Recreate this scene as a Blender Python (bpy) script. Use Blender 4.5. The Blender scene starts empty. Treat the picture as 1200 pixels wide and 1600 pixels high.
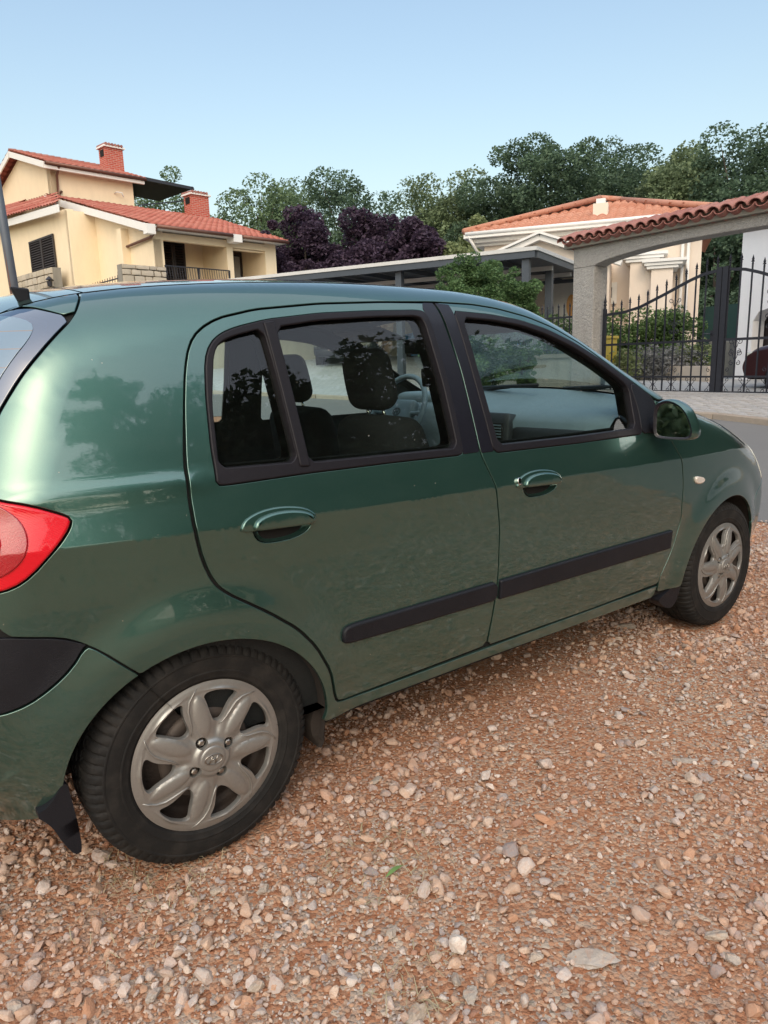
import bpy, bmesh, math, random
import numpy as np
from mathutils import Vector, Matrix
from mathutils.geometry import delaunay_2d_cdt

scene = bpy.context.scene
COL = scene.collection
PI = math.pi

# ------------------------------------------------------------------ camera
CAM = np.array([-.607, -1.548, 1.218])
YAW, PITCH, ROLL, FPX = math.radians(37.1), math.radians(-11.8), math.radians(-1.7), 1112.
_f = np.array([math.sin(YAW)*math.cos(PITCH), math.cos(YAW)*math.cos(PITCH), math.sin(PITCH)])
_r = np.array([math.cos(YAW), -math.sin(YAW), 0.])
_u = np.cross(_r, _f)
CR = math.cos(ROLL)*_r + math.sin(ROLL)*_u
CU = -math.sin(ROLL)*_r + math.cos(ROLL)*_u
cam_d = bpy.data.cameras.new('camera'); cam = bpy.data.objects.new('camera', cam_d); COL.objects.link(cam)
cam_d.sensor_fit = 'VERTICAL'; cam_d.sensor_height = 36.; cam_d.lens = 36.*FPX/1600.
cam_d.clip_start = .05; cam_d.clip_end = 2000
cam.matrix_world = Matrix(((CR[0], CU[0], -_f[0], CAM[0]), (CR[1], CU[1], -_f[1], CAM[1]), (CR[2], CU[2], -_f[2], CAM[2]), (0, 0, 0, 1)))
scene.camera = cam

# ------------------------------------------------------------------ sky, sun, exposure
SUN_EL, SUN_AZ = 42.0, 218.0            # veiled sun behind the left shoulder (azimuth from +y towards +x)
world = bpy.data.worlds.new('World'); scene.world = world; world.use_nodes = True
nt = world.node_tree; nt.nodes.clear()
sky = nt.nodes.new('ShaderNodeTexSky'); sky.sky_type = 'NISHITA'; sky.sun_disc = False
sky.sun_elevation = math.radians(SUN_EL); sky.sun_rotation = math.radians(SUN_AZ)
sky.air_density = 1.7; sky.dust_density = 3.9; sky.ozone_density = 1.1; sky.altitude = 100
bg = nt.nodes.new('ShaderNodeBackground'); bg.inputs['Strength'].default_value = .108
wo = nt.nodes.new('ShaderNodeOutputWorld')
nt.links.new(sky.outputs[0], bg.inputs[0]); nt.links.new(bg.outputs[0], wo.inputs[0])
sun_d = bpy.data.lights.new('sun', 'SUN'); sun = bpy.data.objects.new('sun', sun_d); COL.objects.link(sun)
sun_d.energy = 1.0; sun_d.angle = math.radians(160); sun_d.color = (1.0, .95, .90)
_sd = Vector((math.sin(math.radians(SUN_AZ))*math.cos(math.radians(SUN_EL)), math.cos(math.radians(SUN_AZ))*math.cos(math.radians(SUN_EL)), math.sin(math.radians(SUN_EL))))
sun.rotation_euler = _sd.to_track_quat('Z', 'Y').to_euler()
scene.view_settings.view_transform = 'Standard'; scene.view_settings.look = 'None'
scene.view_settings.gamma = 1.0; scene.view_settings.use_curve_mapping = False
scene.view_settings.exposure = 1.02
scene.cycles.max_bounces = 10; scene.cycles.transparent_max_bounces = 24
scene.cycles.glossy_bounces = 5; scene.cycles.transmission_bounces = 6; scene.cycles.diffuse_bounces = 4

# ------------------------------------------------------------------ helpers
def ray(px, py):
    return np.array(_f) + CR*(px - 600)/FPX - CU*(py - 800)/FPX
def at(px, py, t):
    """world point on the sight line through a spot of the survey photo, t metres away over ground"""
    d = ray(px, py); return CAM + d*(t/math.hypot(d[0], d[1]))
def polar(px, t, z):
    """point at bearing of photo column px (taken at the horizon), t metres off, height z"""
    d = ray(px, 568 - .03*(px - 600)); k = t/math.hypot(d[0], d[1])
    return np.array([CAM[0] + d[0]*k, CAM[1] + d[1]*k, z])
def prop(o, label=None, cat=None, group=None, kind=None):
    if label: o['label'] = label
    if cat: o['category'] = cat
    if group: o['group'] = group
    if kind: o['kind'] = kind
    return o
def empty(name, loc=(0, 0, 0), rz=0, **k):
    o = bpy.data.objects.new(name, None); COL.objects.link(o); o.location = loc; o.rotation_euler = (0, 0, rz)
    o.empty_display_size = .1
    return prop(o, **k)
def link(name, me, parent=None, loc=None, rot=None, **k):
    o = bpy.data.objects.new(name, me); COL.objects.link(o)
    if parent is not None: o.parent = parent
    if loc is not None: o.location = loc
    if rot is not None: o.rotation_euler = rot
    return prop(o, **k)
def mesh(name, v, f, mat=None, smooth=False, normals=None):
    me = bpy.data.meshes.new(name)
    me.from_pydata([tuple(map(float, p)) for p in v], [], [tuple(map(int, q)) for q in f])
    me.update()
    if smooth: me.polygons.foreach_set('use_smooth', [True]*len(me.polygons))
    if normals is not None: me.normals_split_custom_set_from_vertices([tuple(map(float, n)) for n in normals])
    if mat is not None:
        for m_ in (mat if isinstance(mat, (list, tuple)) else [mat]): me.materials.append(m_)
    return me
def fastmesh(name, V, F, mat=None, smooth=False):
    """V (n,3), F (m,k) numpy arrays"""
    me = bpy.data.meshes.new(name); k = F.shape[1]
    me.vertices.add(len(V)); me.vertices.foreach_set('co', np.asarray(V, np.float32).ravel())
    me.loops.add(F.size); me.loops.foreach_set('vertex_index', F.astype(np.int32).ravel())
    me.polygons.add(len(F)); me.polygons.foreach_set('loop_start', np.arange(0, F.size, k, dtype=np.int32))
    me.polygons.foreach_set('loop_total', np.full(len(F), k, dtype=np.int32))
    me.update(calc_edges=True)
    if smooth: me.polygons.foreach_set('use_smooth', np.ones(len(F), bool))
    if mat is not None:
        for m_ in (mat if isinstance(mat, (list, tuple)) else [mat]): me.materials.append(m_)
    return me
class MB:
    def __init__(s): s.v = []; s.f = []
    def add(s, v, f):
        b = len(s.v); s.v += [tuple(map(float, p)) for p in v]; s.f += [tuple(b + i for i in q) for q in f]; return s
    def box(s, c, d, rz=0, M=None):
        x, y, z = [a/2 for a in d]
        P = [Vector((sx*x, sy*y, sz*z)) for sx in (-1, 1) for sy in (-1, 1) for sz in (-1, 1)]
        R = M if M is not None else Matrix.Rotation(rz, 3, 'Z')
        P = [R @ p + Vector(c) for p in P]
        return s.add(P, [(0, 1, 3, 2), (4, 6, 7, 5), (0, 4, 5, 1), (2, 3, 7, 6), (0, 2, 6, 4), (1, 5, 7, 3)])
    def bar(s, a, b, w, h=None, up=(0, 0, 1)):
        """square bar from a to b"""
        h = h or w; a = Vector(a); b = Vector(b); d = (b - a); L = d.length; d.normalize()
        u = Vector(up)
        if abs(d.dot(u)) > .98: u = Vector((1, 0, 0))
        sx = d.cross(u).normalized(); sz = sx.cross(d).normalized()
        P = []
        for p in (a, b):
            for i, j in ((-1, -1), (1, -1), (1, 1), (-1, 1)): P.append(p + sx*i*w/2 + sz*j*h/2)
        return s.add(P, [(0, 1, 2, 3), (7, 6, 5, 4), (0, 4, 5, 1), (1, 5, 6, 2), (2, 6, 7, 3), (3, 7, 4, 0)])
    def tube(s, pts, r, n=8, cap=True):
        pts = [Vector(p) for p in pts]; N = len(pts); rr = r if hasattr(r, '__len__') else [r]*N
        rings = []; prev = None
        for i, p in enumerate(pts):
            d = (pts[min(i+1, N-1)] - pts[max(i-1, 0)]).normalized()
            if prev is None:
                u = d.orthogonal().normalized()
            else:
                u = (prev - d*prev.dot(d)).normalized()
            prev = u; w = d.cross(u)
            rings.append([p + (u*math.cos(2*PI*k/n) + w*math.sin(2*PI*k/n))*rr[i] for k in range(n)])
        v = [q for r_ in rings for q in r_]
        f = [(i*n+k, i*n+(k+1) % n, (i+1)*n+(k+1) % n, (i+1)*n+k) for i in range(N-1) for k in range(n)]
        if cap: f += [tuple(range(n))[::-1], tuple((N-1)*n+k for k in range(n))]
        return s.add(v, f)
    def lathe(s, prof, c=(0, 0, 0), n=24, axis='z', cap=False):
        v = []; m = len(prof)
        for k in range(n):
            a = 2*PI*k/n
            for r, h in prof:
                if axis == 'z': v.append((c[0]+r*math.cos(a), c[1]+r*math.sin(a), c[2]+h))
                else: v.append((c[0]+r*math.cos(a), c[1]+h, c[2]+r*math.sin(a)))
        f = []
        for k in range(n):
            for i in range(m-1):
                q = (k*m+i, ((k+1) % n)*m+i, ((k+1) % n)*m+i+1, k*m+i+1)
                f.append(q if axis == 'z' else q[::-1])
        if cap: f += [tuple(k*m for k in range(n))[::-1 if axis == 'z' else 1], tuple(k*m+m-1 for k in range(n))]
        return s.add(v, f)
    def build(s, name, mat, parent=None, smooth=False, **k):
        return link(name, mesh(name, s.v, s.f, mat, smooth), parent, **k)
def autosmooth(o, ang=40):
    me = o.data; me.polygons.foreach_set('use_smooth', [True]*len(me.polygons))
    try: me.set_sharp_from_angle(angle=math.radians(ang))
    except Exception: pass
    return o
def bevel(o, w, seg=2, ang=35):
    m = o.modifiers.new('bevel', 'BEVEL'); m.width = w; m.segments = seg; m.limit_method = 'ANGLE'; m.angle_limit = math.radians(ang)
    return o
def rbox(size, r, n=6):
    """rounded box centred at 0: verts, faces (numpy)"""
    hx = np.array(size)/2.; V = []; F = []
    g = np.linspace(-1, 1, n+1); g = np.sign(g)*np.abs(g)**.8
    for ax in range(3):
        for sg in (-1, 1):
            b = len(V); o1, o2 = (ax+1) % 3, (ax+2) % 3
            for i in g:
                for j in g:
                    p = np.zeros(3); p[ax] = sg; p[o1] = i; p[o2] = j
                    V.append(p)
            for i in range(n):
                for j in range(n):
                    q = [b+i*(n+1)+j, b+(i+1)*(n+1)+j, b+(i+1)*(n+1)+j+1, b+i*(n+1)+j+1]
                    F.append(q if sg > 0 else q[::-1])
    V = np.array(V)*hx
    inner = np.clip(V, -(hx-r), hx-r); d = V - inner; L = np.linalg.norm(d, axis=1)[:, None]
    V = inner + np.where(L > 0, d/np.maximum(L, 1e-9)*r, 0)
    return V, F
def softbox(name, size, r, mat, parent=None, loc=(0, 0, 0), rot=(0, 0, 0), warp=None, n=8, **k):
    V, F = rbox(size, r, n)
    if warp is not None: V = warp(V)
    me = mesh(name, V, F, mat, True)
    bm = bmesh.new(); bm.from_mesh(me); bmesh.ops.remove_doubles(bm, verts=bm.verts, dist=1e-5); bm.to_mesh(me); bm.free()
    me.polygons.foreach_set('use_smooth', [True]*len(me.polygons))
    return link(name, me, parent, loc, rot, **k)

# ------------------------------------------------------------------ materials
MATS = {}
class NT:
    def __init__(s, name):
        s.m = bpy.data.materials.new(name); s.m.use_nodes = True; s.t = s.m.node_tree; s.t.nodes.clear()
        s.out = s.t.nodes.new('ShaderNodeOutputMaterial')
        MATS[name] = s.m
    def n(s, typ, **k):
        nd = s.t.nodes.new('ShaderNode' + typ)
        for a, b in k.items():
            if a.startswith('_'): setattr(nd, a[1:], b)
            elif a[0] == 'i' and a[1:].isdigit(): s.set(nd.inputs[int(a[1:])], b)
            else: s.set(nd.inputs[a.replace('__', ' ')], b)
        return nd
    def set(s, inp, b):
        if isinstance(b, bpy.types.NodeSocket): s.t.links.new(b, inp)
        elif isinstance(b, bpy.types.Node): s.t.links.new(b.outputs[0], inp)
        else: inp.default_value = b
    def coord(s, kind='Object', scale=None):
        c = s.n('TexCoord').outputs[kind]
        if scale is not None:
            mp = s.n('Mapping'); s.set(mp.inputs[0], c); mp.inputs['Scale'].default_value = scale if hasattr(scale, '__len__') else (scale,)*3
            return mp.outputs[0]
        return c
    def noise(s, vec, scale, detail=4, rough=.6, dist=0):
        n = s.n('TexNoise', Scale=scale, Detail=detail, Roughness=rough, Distortion=dist); s.set(n.inputs['Vector'], vec); return n.outputs['Fac']
    def ramp(s, fac, stops, interp='LINEAR'):
        r = s.n('ValToRGB'); r.color_ramp.interpolation = interp; s.set(r.inputs[0], fac)
        e = r.color_ramp.elements
        while len(e) < len(stops): e.new(.5)
        for el, (p, c) in zip(e, stops):
            el.position = p; el.color = (*c, 1) if hasattr(c, '__len__') else (c, c, c, 1)
        return r.outputs[0]
    def mix(s, fac, a, b, mode='MIX'):
        m = s.n('Mix', _data_type='RGBA', _blend_type=mode)
        s.set(m.inputs[0], fac); s.set(m.inputs[6], a if not isinstance(a, tuple) else (*a, 1)); s.set(m.inputs[7], b if not isinstance(b, tuple) else (*b, 1))
        return m.outputs[2]
    def math(s, op, a, b=0.):
        m = s.n('Math', _operation=op); s.set(m.inputs[0], a); s.set(m.inputs[1], b); return m.outputs[0]
    def bump(s, h, strength=.3, dist=.01, normal=None):
        b = s.n('Bump', Strength=strength, Distance=dist); s.set(b.inputs['Height'], h)
        if normal is not None: s.set(b.inputs['Normal'], normal)
        return b.outputs[0]
    def pbr(s, color, rough=.5, metal=0., normal=None, spec=.5, **k):
        p = s.n('BsdfPrincipled'); s.set(p.inputs['Base Color'], (*color, 1) if isinstance(color, tuple) and len(color) == 3 else color)
        s.set(p.inputs['Roughness'], rough); s.set(p.inputs['Metallic'], metal); s.set(p.inputs['Specular IOR Level'], spec)
        if normal is not None: s.set(p.inputs['Normal'], normal)
        for a, b in k.items(): s.set(p.inputs[a.replace('__', ' ')], b)
        s.t.links.new(p.outputs[0], s.out.inputs[0]); return s.m
def plain(name, color, rough=.6, metal=0., var=.15, vscale=6., bump=0., bscale=60., spec=.5, **k):
    """a solid colour with soft wear: a little noise in colour, roughness and relief"""
    t = NT(name); c = t.coord()
    n1 = t.noise(c, vscale, 5, .65)
    col = t.mix(n1, tuple(x*(1-var) for x in color), tuple(min(1, x*(1+var)) for x in color))
    rg = t.math('ADD', t.math('MULTIPLY', t.noise(c, vscale*3, 3), .16), rough-.08)
    nm = t.bump(t.noise(c, bscale, 4), bump, .004) if bump else None
    return t.pbr(col, rg, metal, nm, spec, **k)
# ------------------------------------------------------------------ car body surface
# right side of the body as a height field  y = Y(x, z)  (metres, x forward, y to the car's left)
def herm(xq, xs, ys):
    xs = np.asarray(xs, float); ys = np.asarray(ys, float)
    m = np.gradient(ys, xs)
    xq = np.clip(xq, xs[0], xs[-1])
    i = np.clip(np.searchsorted(xs, xq, side='right') - 1, 0, len(xs) - 2)
    h = xs[i+1] - xs[i]; t = (xq - xs[i]) / h
    return ((2*t**3-3*t**2+1)*ys[i] + (t**3-2*t**2+t)*h*m[i] + (-2*t**3+3*t**2)*ys[i+1] + (t**3-t**2)*h*m[i+1])
LO = ([.0,.10,.20,.30,.42,.55,.70,.82,.85], [.09,.045,.015,-.004,-.022,-.033,-.0405,-.0440,-.0450])
UP = ([.85,.875,.90,.95,1.0,1.1,1.2,1.3,1.4,1.5,1.6], [-.0450,-.0385,-.0320,-.0185,-.0035,.0285,.0625,.099,.139,.183,.23])
PROFILE = [(-.50,.20),(-.575,.26),(-.618,.38),(-.625,.55),(-.605,.70),(-.585,.82),(-.560,.92),(-.520,1.02),(-.468,1.13),(-.410,1.24),
           (-.345,1.315),(-.275,1.360),(-.18,1.390),(-.05,1.412),(.15,1.432),(.40,1.447),(.65,1.454),(.90,1.452),(1.08,1.444),(1.22,1.427),
           (1.36,1.394),(1.50,1.334),(1.64,1.260),(1.80,1.170),(1.95,1.095),(2.10,1.028),(2.22,.993),(2.40,.952),(2.60,.905),(2.78,.860),
           (2.95,.808),(3.09,.73),(3.18,.61),(3.21,.47),(3.19,.33),(3.12,.22),(3.03,.17)]
def _dense(pts, step):
    p = np.array(pts); 
    t = np.r_[0, np.cumsum(np.hypot(*np.diff(p, axis=0).T))]
    n = int(t[-1] / step); q = np.linspace(0, t[-1], n)
    return np.stack([herm(q, t, p[:, 0]), herm(q, t, p[:, 1])], 1), q
PR, PS = _dense(PROFILE, .006)
PT = np.gradient(PR, axis=0); PT /= np.linalg.norm(PT, axis=1)[:, None]
PN = np.stack([-PT[:, 1], PT[:, 0]], 1)                      # outward normal of the profile
PRAD = herm(PR[:, 0], [-.7,-.5,-.35,-.15,.1,1.0,1.5,2.1,2.5,2.8,3.2], [.26,.24,.19,.15,.125,.115,.075,.07,.12,.20,.26])
def smooth(a, b, x):
    t = np.clip((x - a) / (b - a), 0, 1); return t*t*(3-2*t)
def base_y(x, z):
    zr = z - (.007 - .02*x)
    s = np.where(zr < .85, herm(np.minimum(zr, .85), *LO), herm(np.maximum(zr, .85), *UP))
    s = s + .15*np.clip(.2 - x, 0, 2)**2 + .12*np.clip(x - 2.0, 0, 2)**2
    for cx in (0., 2.455):
        d = np.hypot(x - cx, z - .285)
        fl = 1 - smooth(.335, .47, d)
        s = s - .020*fl*smooth(.15, .3, z)
    # soft secondary crease under the glass line at the rear corner
    s = s - .006*np.exp(-((z - .965)/.02)**2)*smooth(.12, -.05, x)
    return s
def prof_d(x, z):
    """signed distance inside the side profile, and the edge radius there"""
    shp = np.shape(x); q = np.stack([np.ravel(x), np.ravel(z)], 1)
    out = np.empty(len(q)); rad = np.empty(len(q))
    for a in range(0, len(q), 3000):
        v = q[a:a+3000]
        k = ((v[:, None, :] - PR[None, ::6])**2).sum(2).argmin(1)*6
        best = np.full(len(v), 1e9)
        for o in range(-7, 7):
            j = np.clip(k + o, 0, len(PR) - 2)
            e = PR[j+1] - PR[j]; w = v - PR[j]
            t = np.clip((w*e).sum(1)/(e*e).sum(1), 0, 1)
            r = w - e*t[:, None]; d2 = (r*r).sum(1)
            m = d2 < best
            sg = -np.sign(r[:, 0]*PN[j, 0] + r[:, 1]*PN[j, 1])
            best[m] = d2[m]; out[a:a+3000][m] = (sg*np.sqrt(d2))[m]
            rad[a:a+3000][m] = (PRAD[j]*(1-t) + PRAD[j+1]*t)[m]
    return out.reshape(shp), rad.reshape(shp)
def surf_y(x, z):
    x = np.asarray(x, float); z = np.asarray(z, float)
    d, r = prof_d(x, z)
    c = np.clip(1 - d/r, 0, 1)                               # sin(theta)
    return base_y(x, z) + r*(1 - np.sqrt(np.maximum(1 - c*c, 0)))
def surf_n(x, z, e=.0015):
    yx = (surf_y(x+e, z) - surf_y(x-e, z))/(2*e); yz = (surf_y(x, z+e) - surf_y(x, z-e))/(2*e)
    n = np.stack([yx, -np.ones_like(yx), yz], -1)
    return n/np.linalg.norm(n, axis=-1, keepdims=True)
# ------------------------------------------------------------------ car materials
def car_paint():
    t = NT('green_metallic_paint'); c = t.coord()
    sx = t.n('SeparateXYZ', i0=c)
    # road dust gathers low down, plus small chips and specks
    low = t.n('MapRange', i0=sx.outputs['Z'], i1=.22, i2=.62, i3=1., i4=0.).outputs[0]
    dn = t.ramp(t.noise(t.coord(scale=(1, 1, 2.4)), 5., 6, .7), [(.38, 0), (.75, 1)])
    dust = t.math('MULTIPLY', t.math('ADD', t.math('MULTIPLY', low, .16), .03), dn)
    vo = t.n('TexVoronoi', Scale=34., Randomness=1.); t.set(vo.inputs['Vector'], c)
    spk = t.math('MULTIPLY', t.math('LESS_THAN', vo.outputs['Distance'], .055), t.math('GREATER_THAN', t.noise(c, 9., 2), .60))
    fac = t.math('MAXIMUM', dust, t.math('MULTIPLY', spk, .55))
    fl = t.noise(c, 900., 1); 
    green = t.mix(fl, (.044, .114, .095), (.066, .160, .134))
    col = t.mix(fac, green, (.36, .33, .27))
    metal = t.math('MULTIPLY', t.math('SUBTRACT', 1., fac), .80)
    rg = t.math('ADD', t.math('MULTIPLY', fac, .45), .30)
    orange_peel = t.bump(t.noise(c, 160., 2), .012, .002)
    crg = t.math('ADD', t.math('MULTIPLY', t.noise(c, 14., 5, .7), .03), t.math('MULTIPLY', fac, .4))
    return t.pbr(col, rg, metal, None, .5, Coat__Weight=1., Coat__Roughness=crg, Coat__IOR=1.66, Coat__Normal=orange_peel)
car_paint()
def glass(name, tint, spec=1.0, dirt=.0):
    t = NT(name); c = t.coord()
    geo = t.n('NewGeometry')
    ior = t.n('Mix', i0=geo.outputs['Backfacing'], i2=1.52, i3=1/1.52).outputs[0]
    fr = t.n('Fresnel', IOR=ior)
    tr = t.n('BsdfTransparent', Color=(*tint, 1)); gl = t.n('BsdfGlossy', Color=(1, 1, 1, 1), Roughness=0.)
    mx = t.n('MixShader', i0=t.math('MULTIPLY', fr.outputs[0], 1.5*spec), i1=tr, i2=gl)
    if dirt:
        df = t.n('BsdfDiffuse', Color=(.45, .45, .42, 1))
        vo = t.n('TexVoronoi', Scale=46.); t.set(vo.inputs['Vector'], c)
        f1 = t.math('MULTIPLY', t.math('LESS_THAN', vo.outputs['Distance'], .10), t.math('GREATER_THAN', t.noise(c, 7., 2), .60))
        f = t.math('ADD', t.math('MULTIPLY', t.noise(c, 12., 6, .7), dirt), t.math('MULTIPLY', f1, .35))
        mx = t.n('MixShader', i0=f, i1=mx, i2=df)
    t.t.links.new(mx.outputs[0], t.out.inputs[0]); return t.m
glass('tinted_car_glass', (.80, .90, .88), .62, .008)
glass('clear_glass', (.85, .92, .90))
plain('rear_glass_sky_tint', (.025, .045, .085), .04, 0, .1, spec=1., Coat__Weight=1., Coat__Roughness=.02, Coat__IOR=2.0)  # black glass, blue in the base colour stands in for reflected sky
t = NT('heated_glass_sky_tint'); c = t.coord()
sx = t.n('SeparateXYZ', i0=c)
ln = t.math('LESS_THAN', t.math('FRACT', t.math('MULTIPLY', sx.outputs['Z'], 26.)), .07)
t.pbr(t.mix(ln, (.085, .15, .20), (.14, .12, .10)), .05, 0, None, .9, Coat__Weight=1., Coat__Roughness=.02, Coat__IOR=2.0)  # pale blue base paints a sky reflection into the pane; lines are heater wires
plain('black_rubber_seal', (.010, .009, .012), .5, 0, .3, 20., .1, 200., spec=.25)
plain('black_frame_tape', (.009, .009, .014), .34, 0, .2, 20., .05, 300., spec=.3)
plain('black_bumper_plastic', (.010, .011, .015), .5, 0, .35, 9., .25, 420., spec=.25)
plain('gap_black', (.004, .004, .004), .9)
plain('wheel_well', (.022, .017, .014), .9, 0, .4, 12., .5, 40.)
plain('interior_dark', (.006, .008, .009), .8, 0, .25, 14., .3, 200.)
plain('seat_fabric', (.006, .007, .008), .95, 0, .35, 30., .5, 500.)
plain('headliner_grey', (.09, .095, .095), .95)
plain('dashboard_blue_grey', (.15, .205, .235), .6, 0, .1, 12., .3, 600.)
plain('dashboard_dark', (.02, .024, .028), .55, 0, .1, 12., .3, 600.)
plain('belt_webbing', (.10, .12, .105), .8)
plain('mirror_glass', (.75, .78, .8), .02, 1.0, .02)
plain('chrome', (.7, .7, .7), .14, 1.0, .05)
plain('steel_bolt', (.35, .33, .30), .38, 1.0, .3, 60.)
plain('turn_lens', (.62, .56, .50), .12, 0, .1, Coat__Weight=1.)
plain('headlight_lens', (.66, .68, .60), .08, 0, .1, Coat__Weight=1.)
def lens_red():
    t = NT('red_lens'); c = t.coord()
    w = t.n('TexWave', Scale=95., _bands_direction='DIAGONAL'); t.set(w.inputs['Vector'], c)
    nm = t.bump(w.outputs['Fac'], .25, .001)
    col = t.mix(t.noise(c, 8., 3), (.52, .003, .010), (.74, .006, .022))
    return t.pbr(col, .30, 0, nm, .3, Coat__Weight=.55, Coat__Roughness=.03)
lens_red()
plain('red_lens_dark', (.34, .006, .014), .2, 0, .2, 10., .3, 300., Coat__Weight=1., Coat__Roughness=.03)
def rubber():
    t = NT('tyre_rubber'); c = t.coord()
    n = t.noise(c, 16., 6, .7)
    col = t.mix(t.ramp(n, [(.45, 0), (.8, 1)]), (.007, .007, .007), (.028, .025, .022))
    return t.pbr(col, .78, 0, t.bump(t.noise(c, 140., 4), .25, .002), .35)
rubber()
def hubcap_mat():
    t = NT('hubcap_silver'); c = t.coord()
    n = t.ramp(t.noise(c, 11., 7, .72), [(.40, 0), (.78, 1)])
    sc = t.math('GREATER_THAN', t.noise(t.coord(scale=(1, 1, 1)), 75., 3, .8, 1.5), .70)
    col = t.mix(t.math('MULTIPLY', n, .7), (.35, .352, .338), (.17, .15, .13))
    col = t.mix(t.math('MULTIPLY', sc, .35), col, (.45, .45, .43))
    return t.pbr(col, t.math('ADD', t.math('MULTIPLY', n, .25), .36), t.math('SUBTRACT', .75, t.math('MULTIPLY', n, .3)), None, .5)
hubcap_mat()
plain('steel_wheel_dark', (.035, .026, .022), .6, .4, .5, 18., .4, 90.)
plain('brake_drum', (.075, .06, .052), .6, .3, .4, 20.)
# ------------------------------------------------------------------ materials of the place
def stucco(name, c1, c2, scale=26., bump=.5, stain=0.):
    t = NT(name); c = t.coord()
    n = t.noise(c, 2.2, 5, .7); f = t.noise(c, scale, 5, .7)
    col = t.mix(n, c1, c2)
    if stain:
        s_ = t.ramp(t.noise(t.coord(scale=(1, 1, .35)), 3.2, 6, .75), [(.45, 0), (.72, 1)])
        col = t.mix(t.math('MULTIPLY', s_, stain), col, tuple(x*.45 for x in c2))
    col = t.mix(t.math('MULTIPLY', t.ramp(f, [(.35, 1), (.55, 0)]), min(.3, bump*.3)), col, tuple(x*.62 for x in c1))
    return t.pbr(col, .92, 0, t.bump(f, bump, .012 if bump < .9 else .05), .2)
stucco('cream_render', (.77,.635,.44), (.82,.69,.49), 30, .25, .12)
stucco('pale_cream_render', (.70,.60,.50), (.76,.66,.56), 30, .2, .08)
stucco('white_render', (.74,.75,.78), (.80,.81,.83), 30, .2, .06)
stucco('rough_grey_stucco', (.38,.365,.34), (.47,.455,.43), 24, 1.0, .25)
stucco('grey_concrete', (.30,.30,.26), (.40,.39,.34), 18, .6, .55)
stucco('beige_block_wall', (.27,.25,.20), (.36,.335,.27), 14, .6, .35)
stucco('cast_concrete_dark', (.22,.21,.18), (.30,.28,.24), 40, .5, .5)
plain('white_fascia', (.72,.71,.68), .7, 0, .06)
plain('brown_gutter', (.14,.065,.045), .45, .3, .2)
plain('dark_brown_wood', (.030,.022,.020), .55, 0, .3, 20.)
plain('dark_canopy', (.020,.022,.028), .7)
plain('cream_door', (.62,.60,.55), .5)
plain('orange_glass', (.62,.30,.09), .25)
plain('dark_pane', (.02,.025,.03), .08, spec=.8)
plain('curtain', (.34,.33,.31), .9, 0, .2, 14.)
plain('wrought_iron', (.030,.032,.042), .42, .5, .3, 20., .1, 200.)
plain('carport_steel', (.055,.068,.085), .5, .2, .15)
plain('carport_fascia', (.52,.53,.52), .55)
plain('pole_steel', (.13,.155,.19), .5, .4, .2)
plain('brick_mortar', (.42,.30,.26), .9)
plain('yellow_plastic', (.42,.33,.06), .5)
plain('green_plastic', (.02,.16,.08), .5)
plain('blue_paint', (.03,.17,.36), .3, .3, .1, Coat__Weight=.6)
plain('dark_car_paint', (.018,.024,.03), .25, .4, .1, Coat__Weight=.8)
plain('maroon_car_paint', (.045,.010,.012), .4, .3, .1, Coat__Weight=.4)
plain('plate_white', (.7,.72,.74), .4)
plain('green_mesh', (.010,.045,.04), .8)
plain('planter_render', (.50,.44,.37), .9, 0, .15, 5.)
def tiles_mat(name, a, b, d, lichen=.2):
    t = NT(name); c = t.coord(); geo = t.n('NewGeometry'); oi = t.n('ObjectInfo')
    n = t.noise(c, 5., 4, .7); r = t.math('FRACT', t.math('ADD', t.noise(c, 2.7, 2), t.math('ADD', geo.outputs['Random Per Island'], oi.outputs['Random'])))
    col = t.mix(r, a, b); col = t.mix(t.math('MULTIPLY', t.ramp(n, [(.5, 0), (.8, 1)]), .5), col, d)
    l = t.ramp(t.noise(c, 22., 5, .8), [(.58, 0), (.66, 1)])
    col = t.mix(t.math('MULTIPLY', l, lichen), col, (.42, .40, .34))
    return t.pbr(col, .85, 0, t.bump(t.noise(c, 60., 4), .4, .006), .2)
tiles_mat('terracotta_red', (.33,.095,.07), (.42,.17,.13), (.22,.065,.05), .35)
tiles_mat('terracotta_orange', (.42,.185,.12), (.50,.265,.19), (.30,.13,.09), .3)
tiles_mat('terracotta_old', (.25,.10,.085), (.36,.18,.15), (.14,.065,.055), .6)
def brickmat():
    t = NT('red_brick'); c = t.coord()
    b = t.n('TexBrick', Scale=1., Mortar__Size=.012, Brick__Width=.24, Row__Height=.075); t.set(b.inputs['Vector'], t.coord('UV'))
    t.set(b.inputs['Color1'], (.36,.05,.035,1)); t.set(b.inputs['Color2'], (.46,.09,.06,1)); t.set(b.inputs['Mortar'], (.42,.27,.22,1))
    return t.pbr(b.outputs[0], .85, 0, t.bump(b.outputs[1], -.4, .01), .2)
brickmat()
def stonemat(name, cs):
    t = NT(name); c = t.coord(); oi = t.n('ObjectInfo')
    col = t.ramp(oi.outputs['Random'], cs, 'LINEAR'); n = t.noise(c, 18., 6, .75)
    col = t.mix(n, col, t.mix(.55, col, (.16, .13, .10)), 'MIX')
    return t.pbr(col, .9, 0, t.bump(t.noise(c, 40., 5, .7), .6, .01), .25)
stonemat('clad_stone', [(0, (.50,.44,.34)), (.5, (.62,.55,.44)), (1, (.42,.38,.31))])
stonemat('paver_stone', [(0, (.40,.40,.40)), (.5, (.50,.49,.48)), (1, (.44,.42,.40))])
stonemat('kerb_stone', [(0, (.36,.30,.24)), (1, (.46,.42,.36))])
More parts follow.
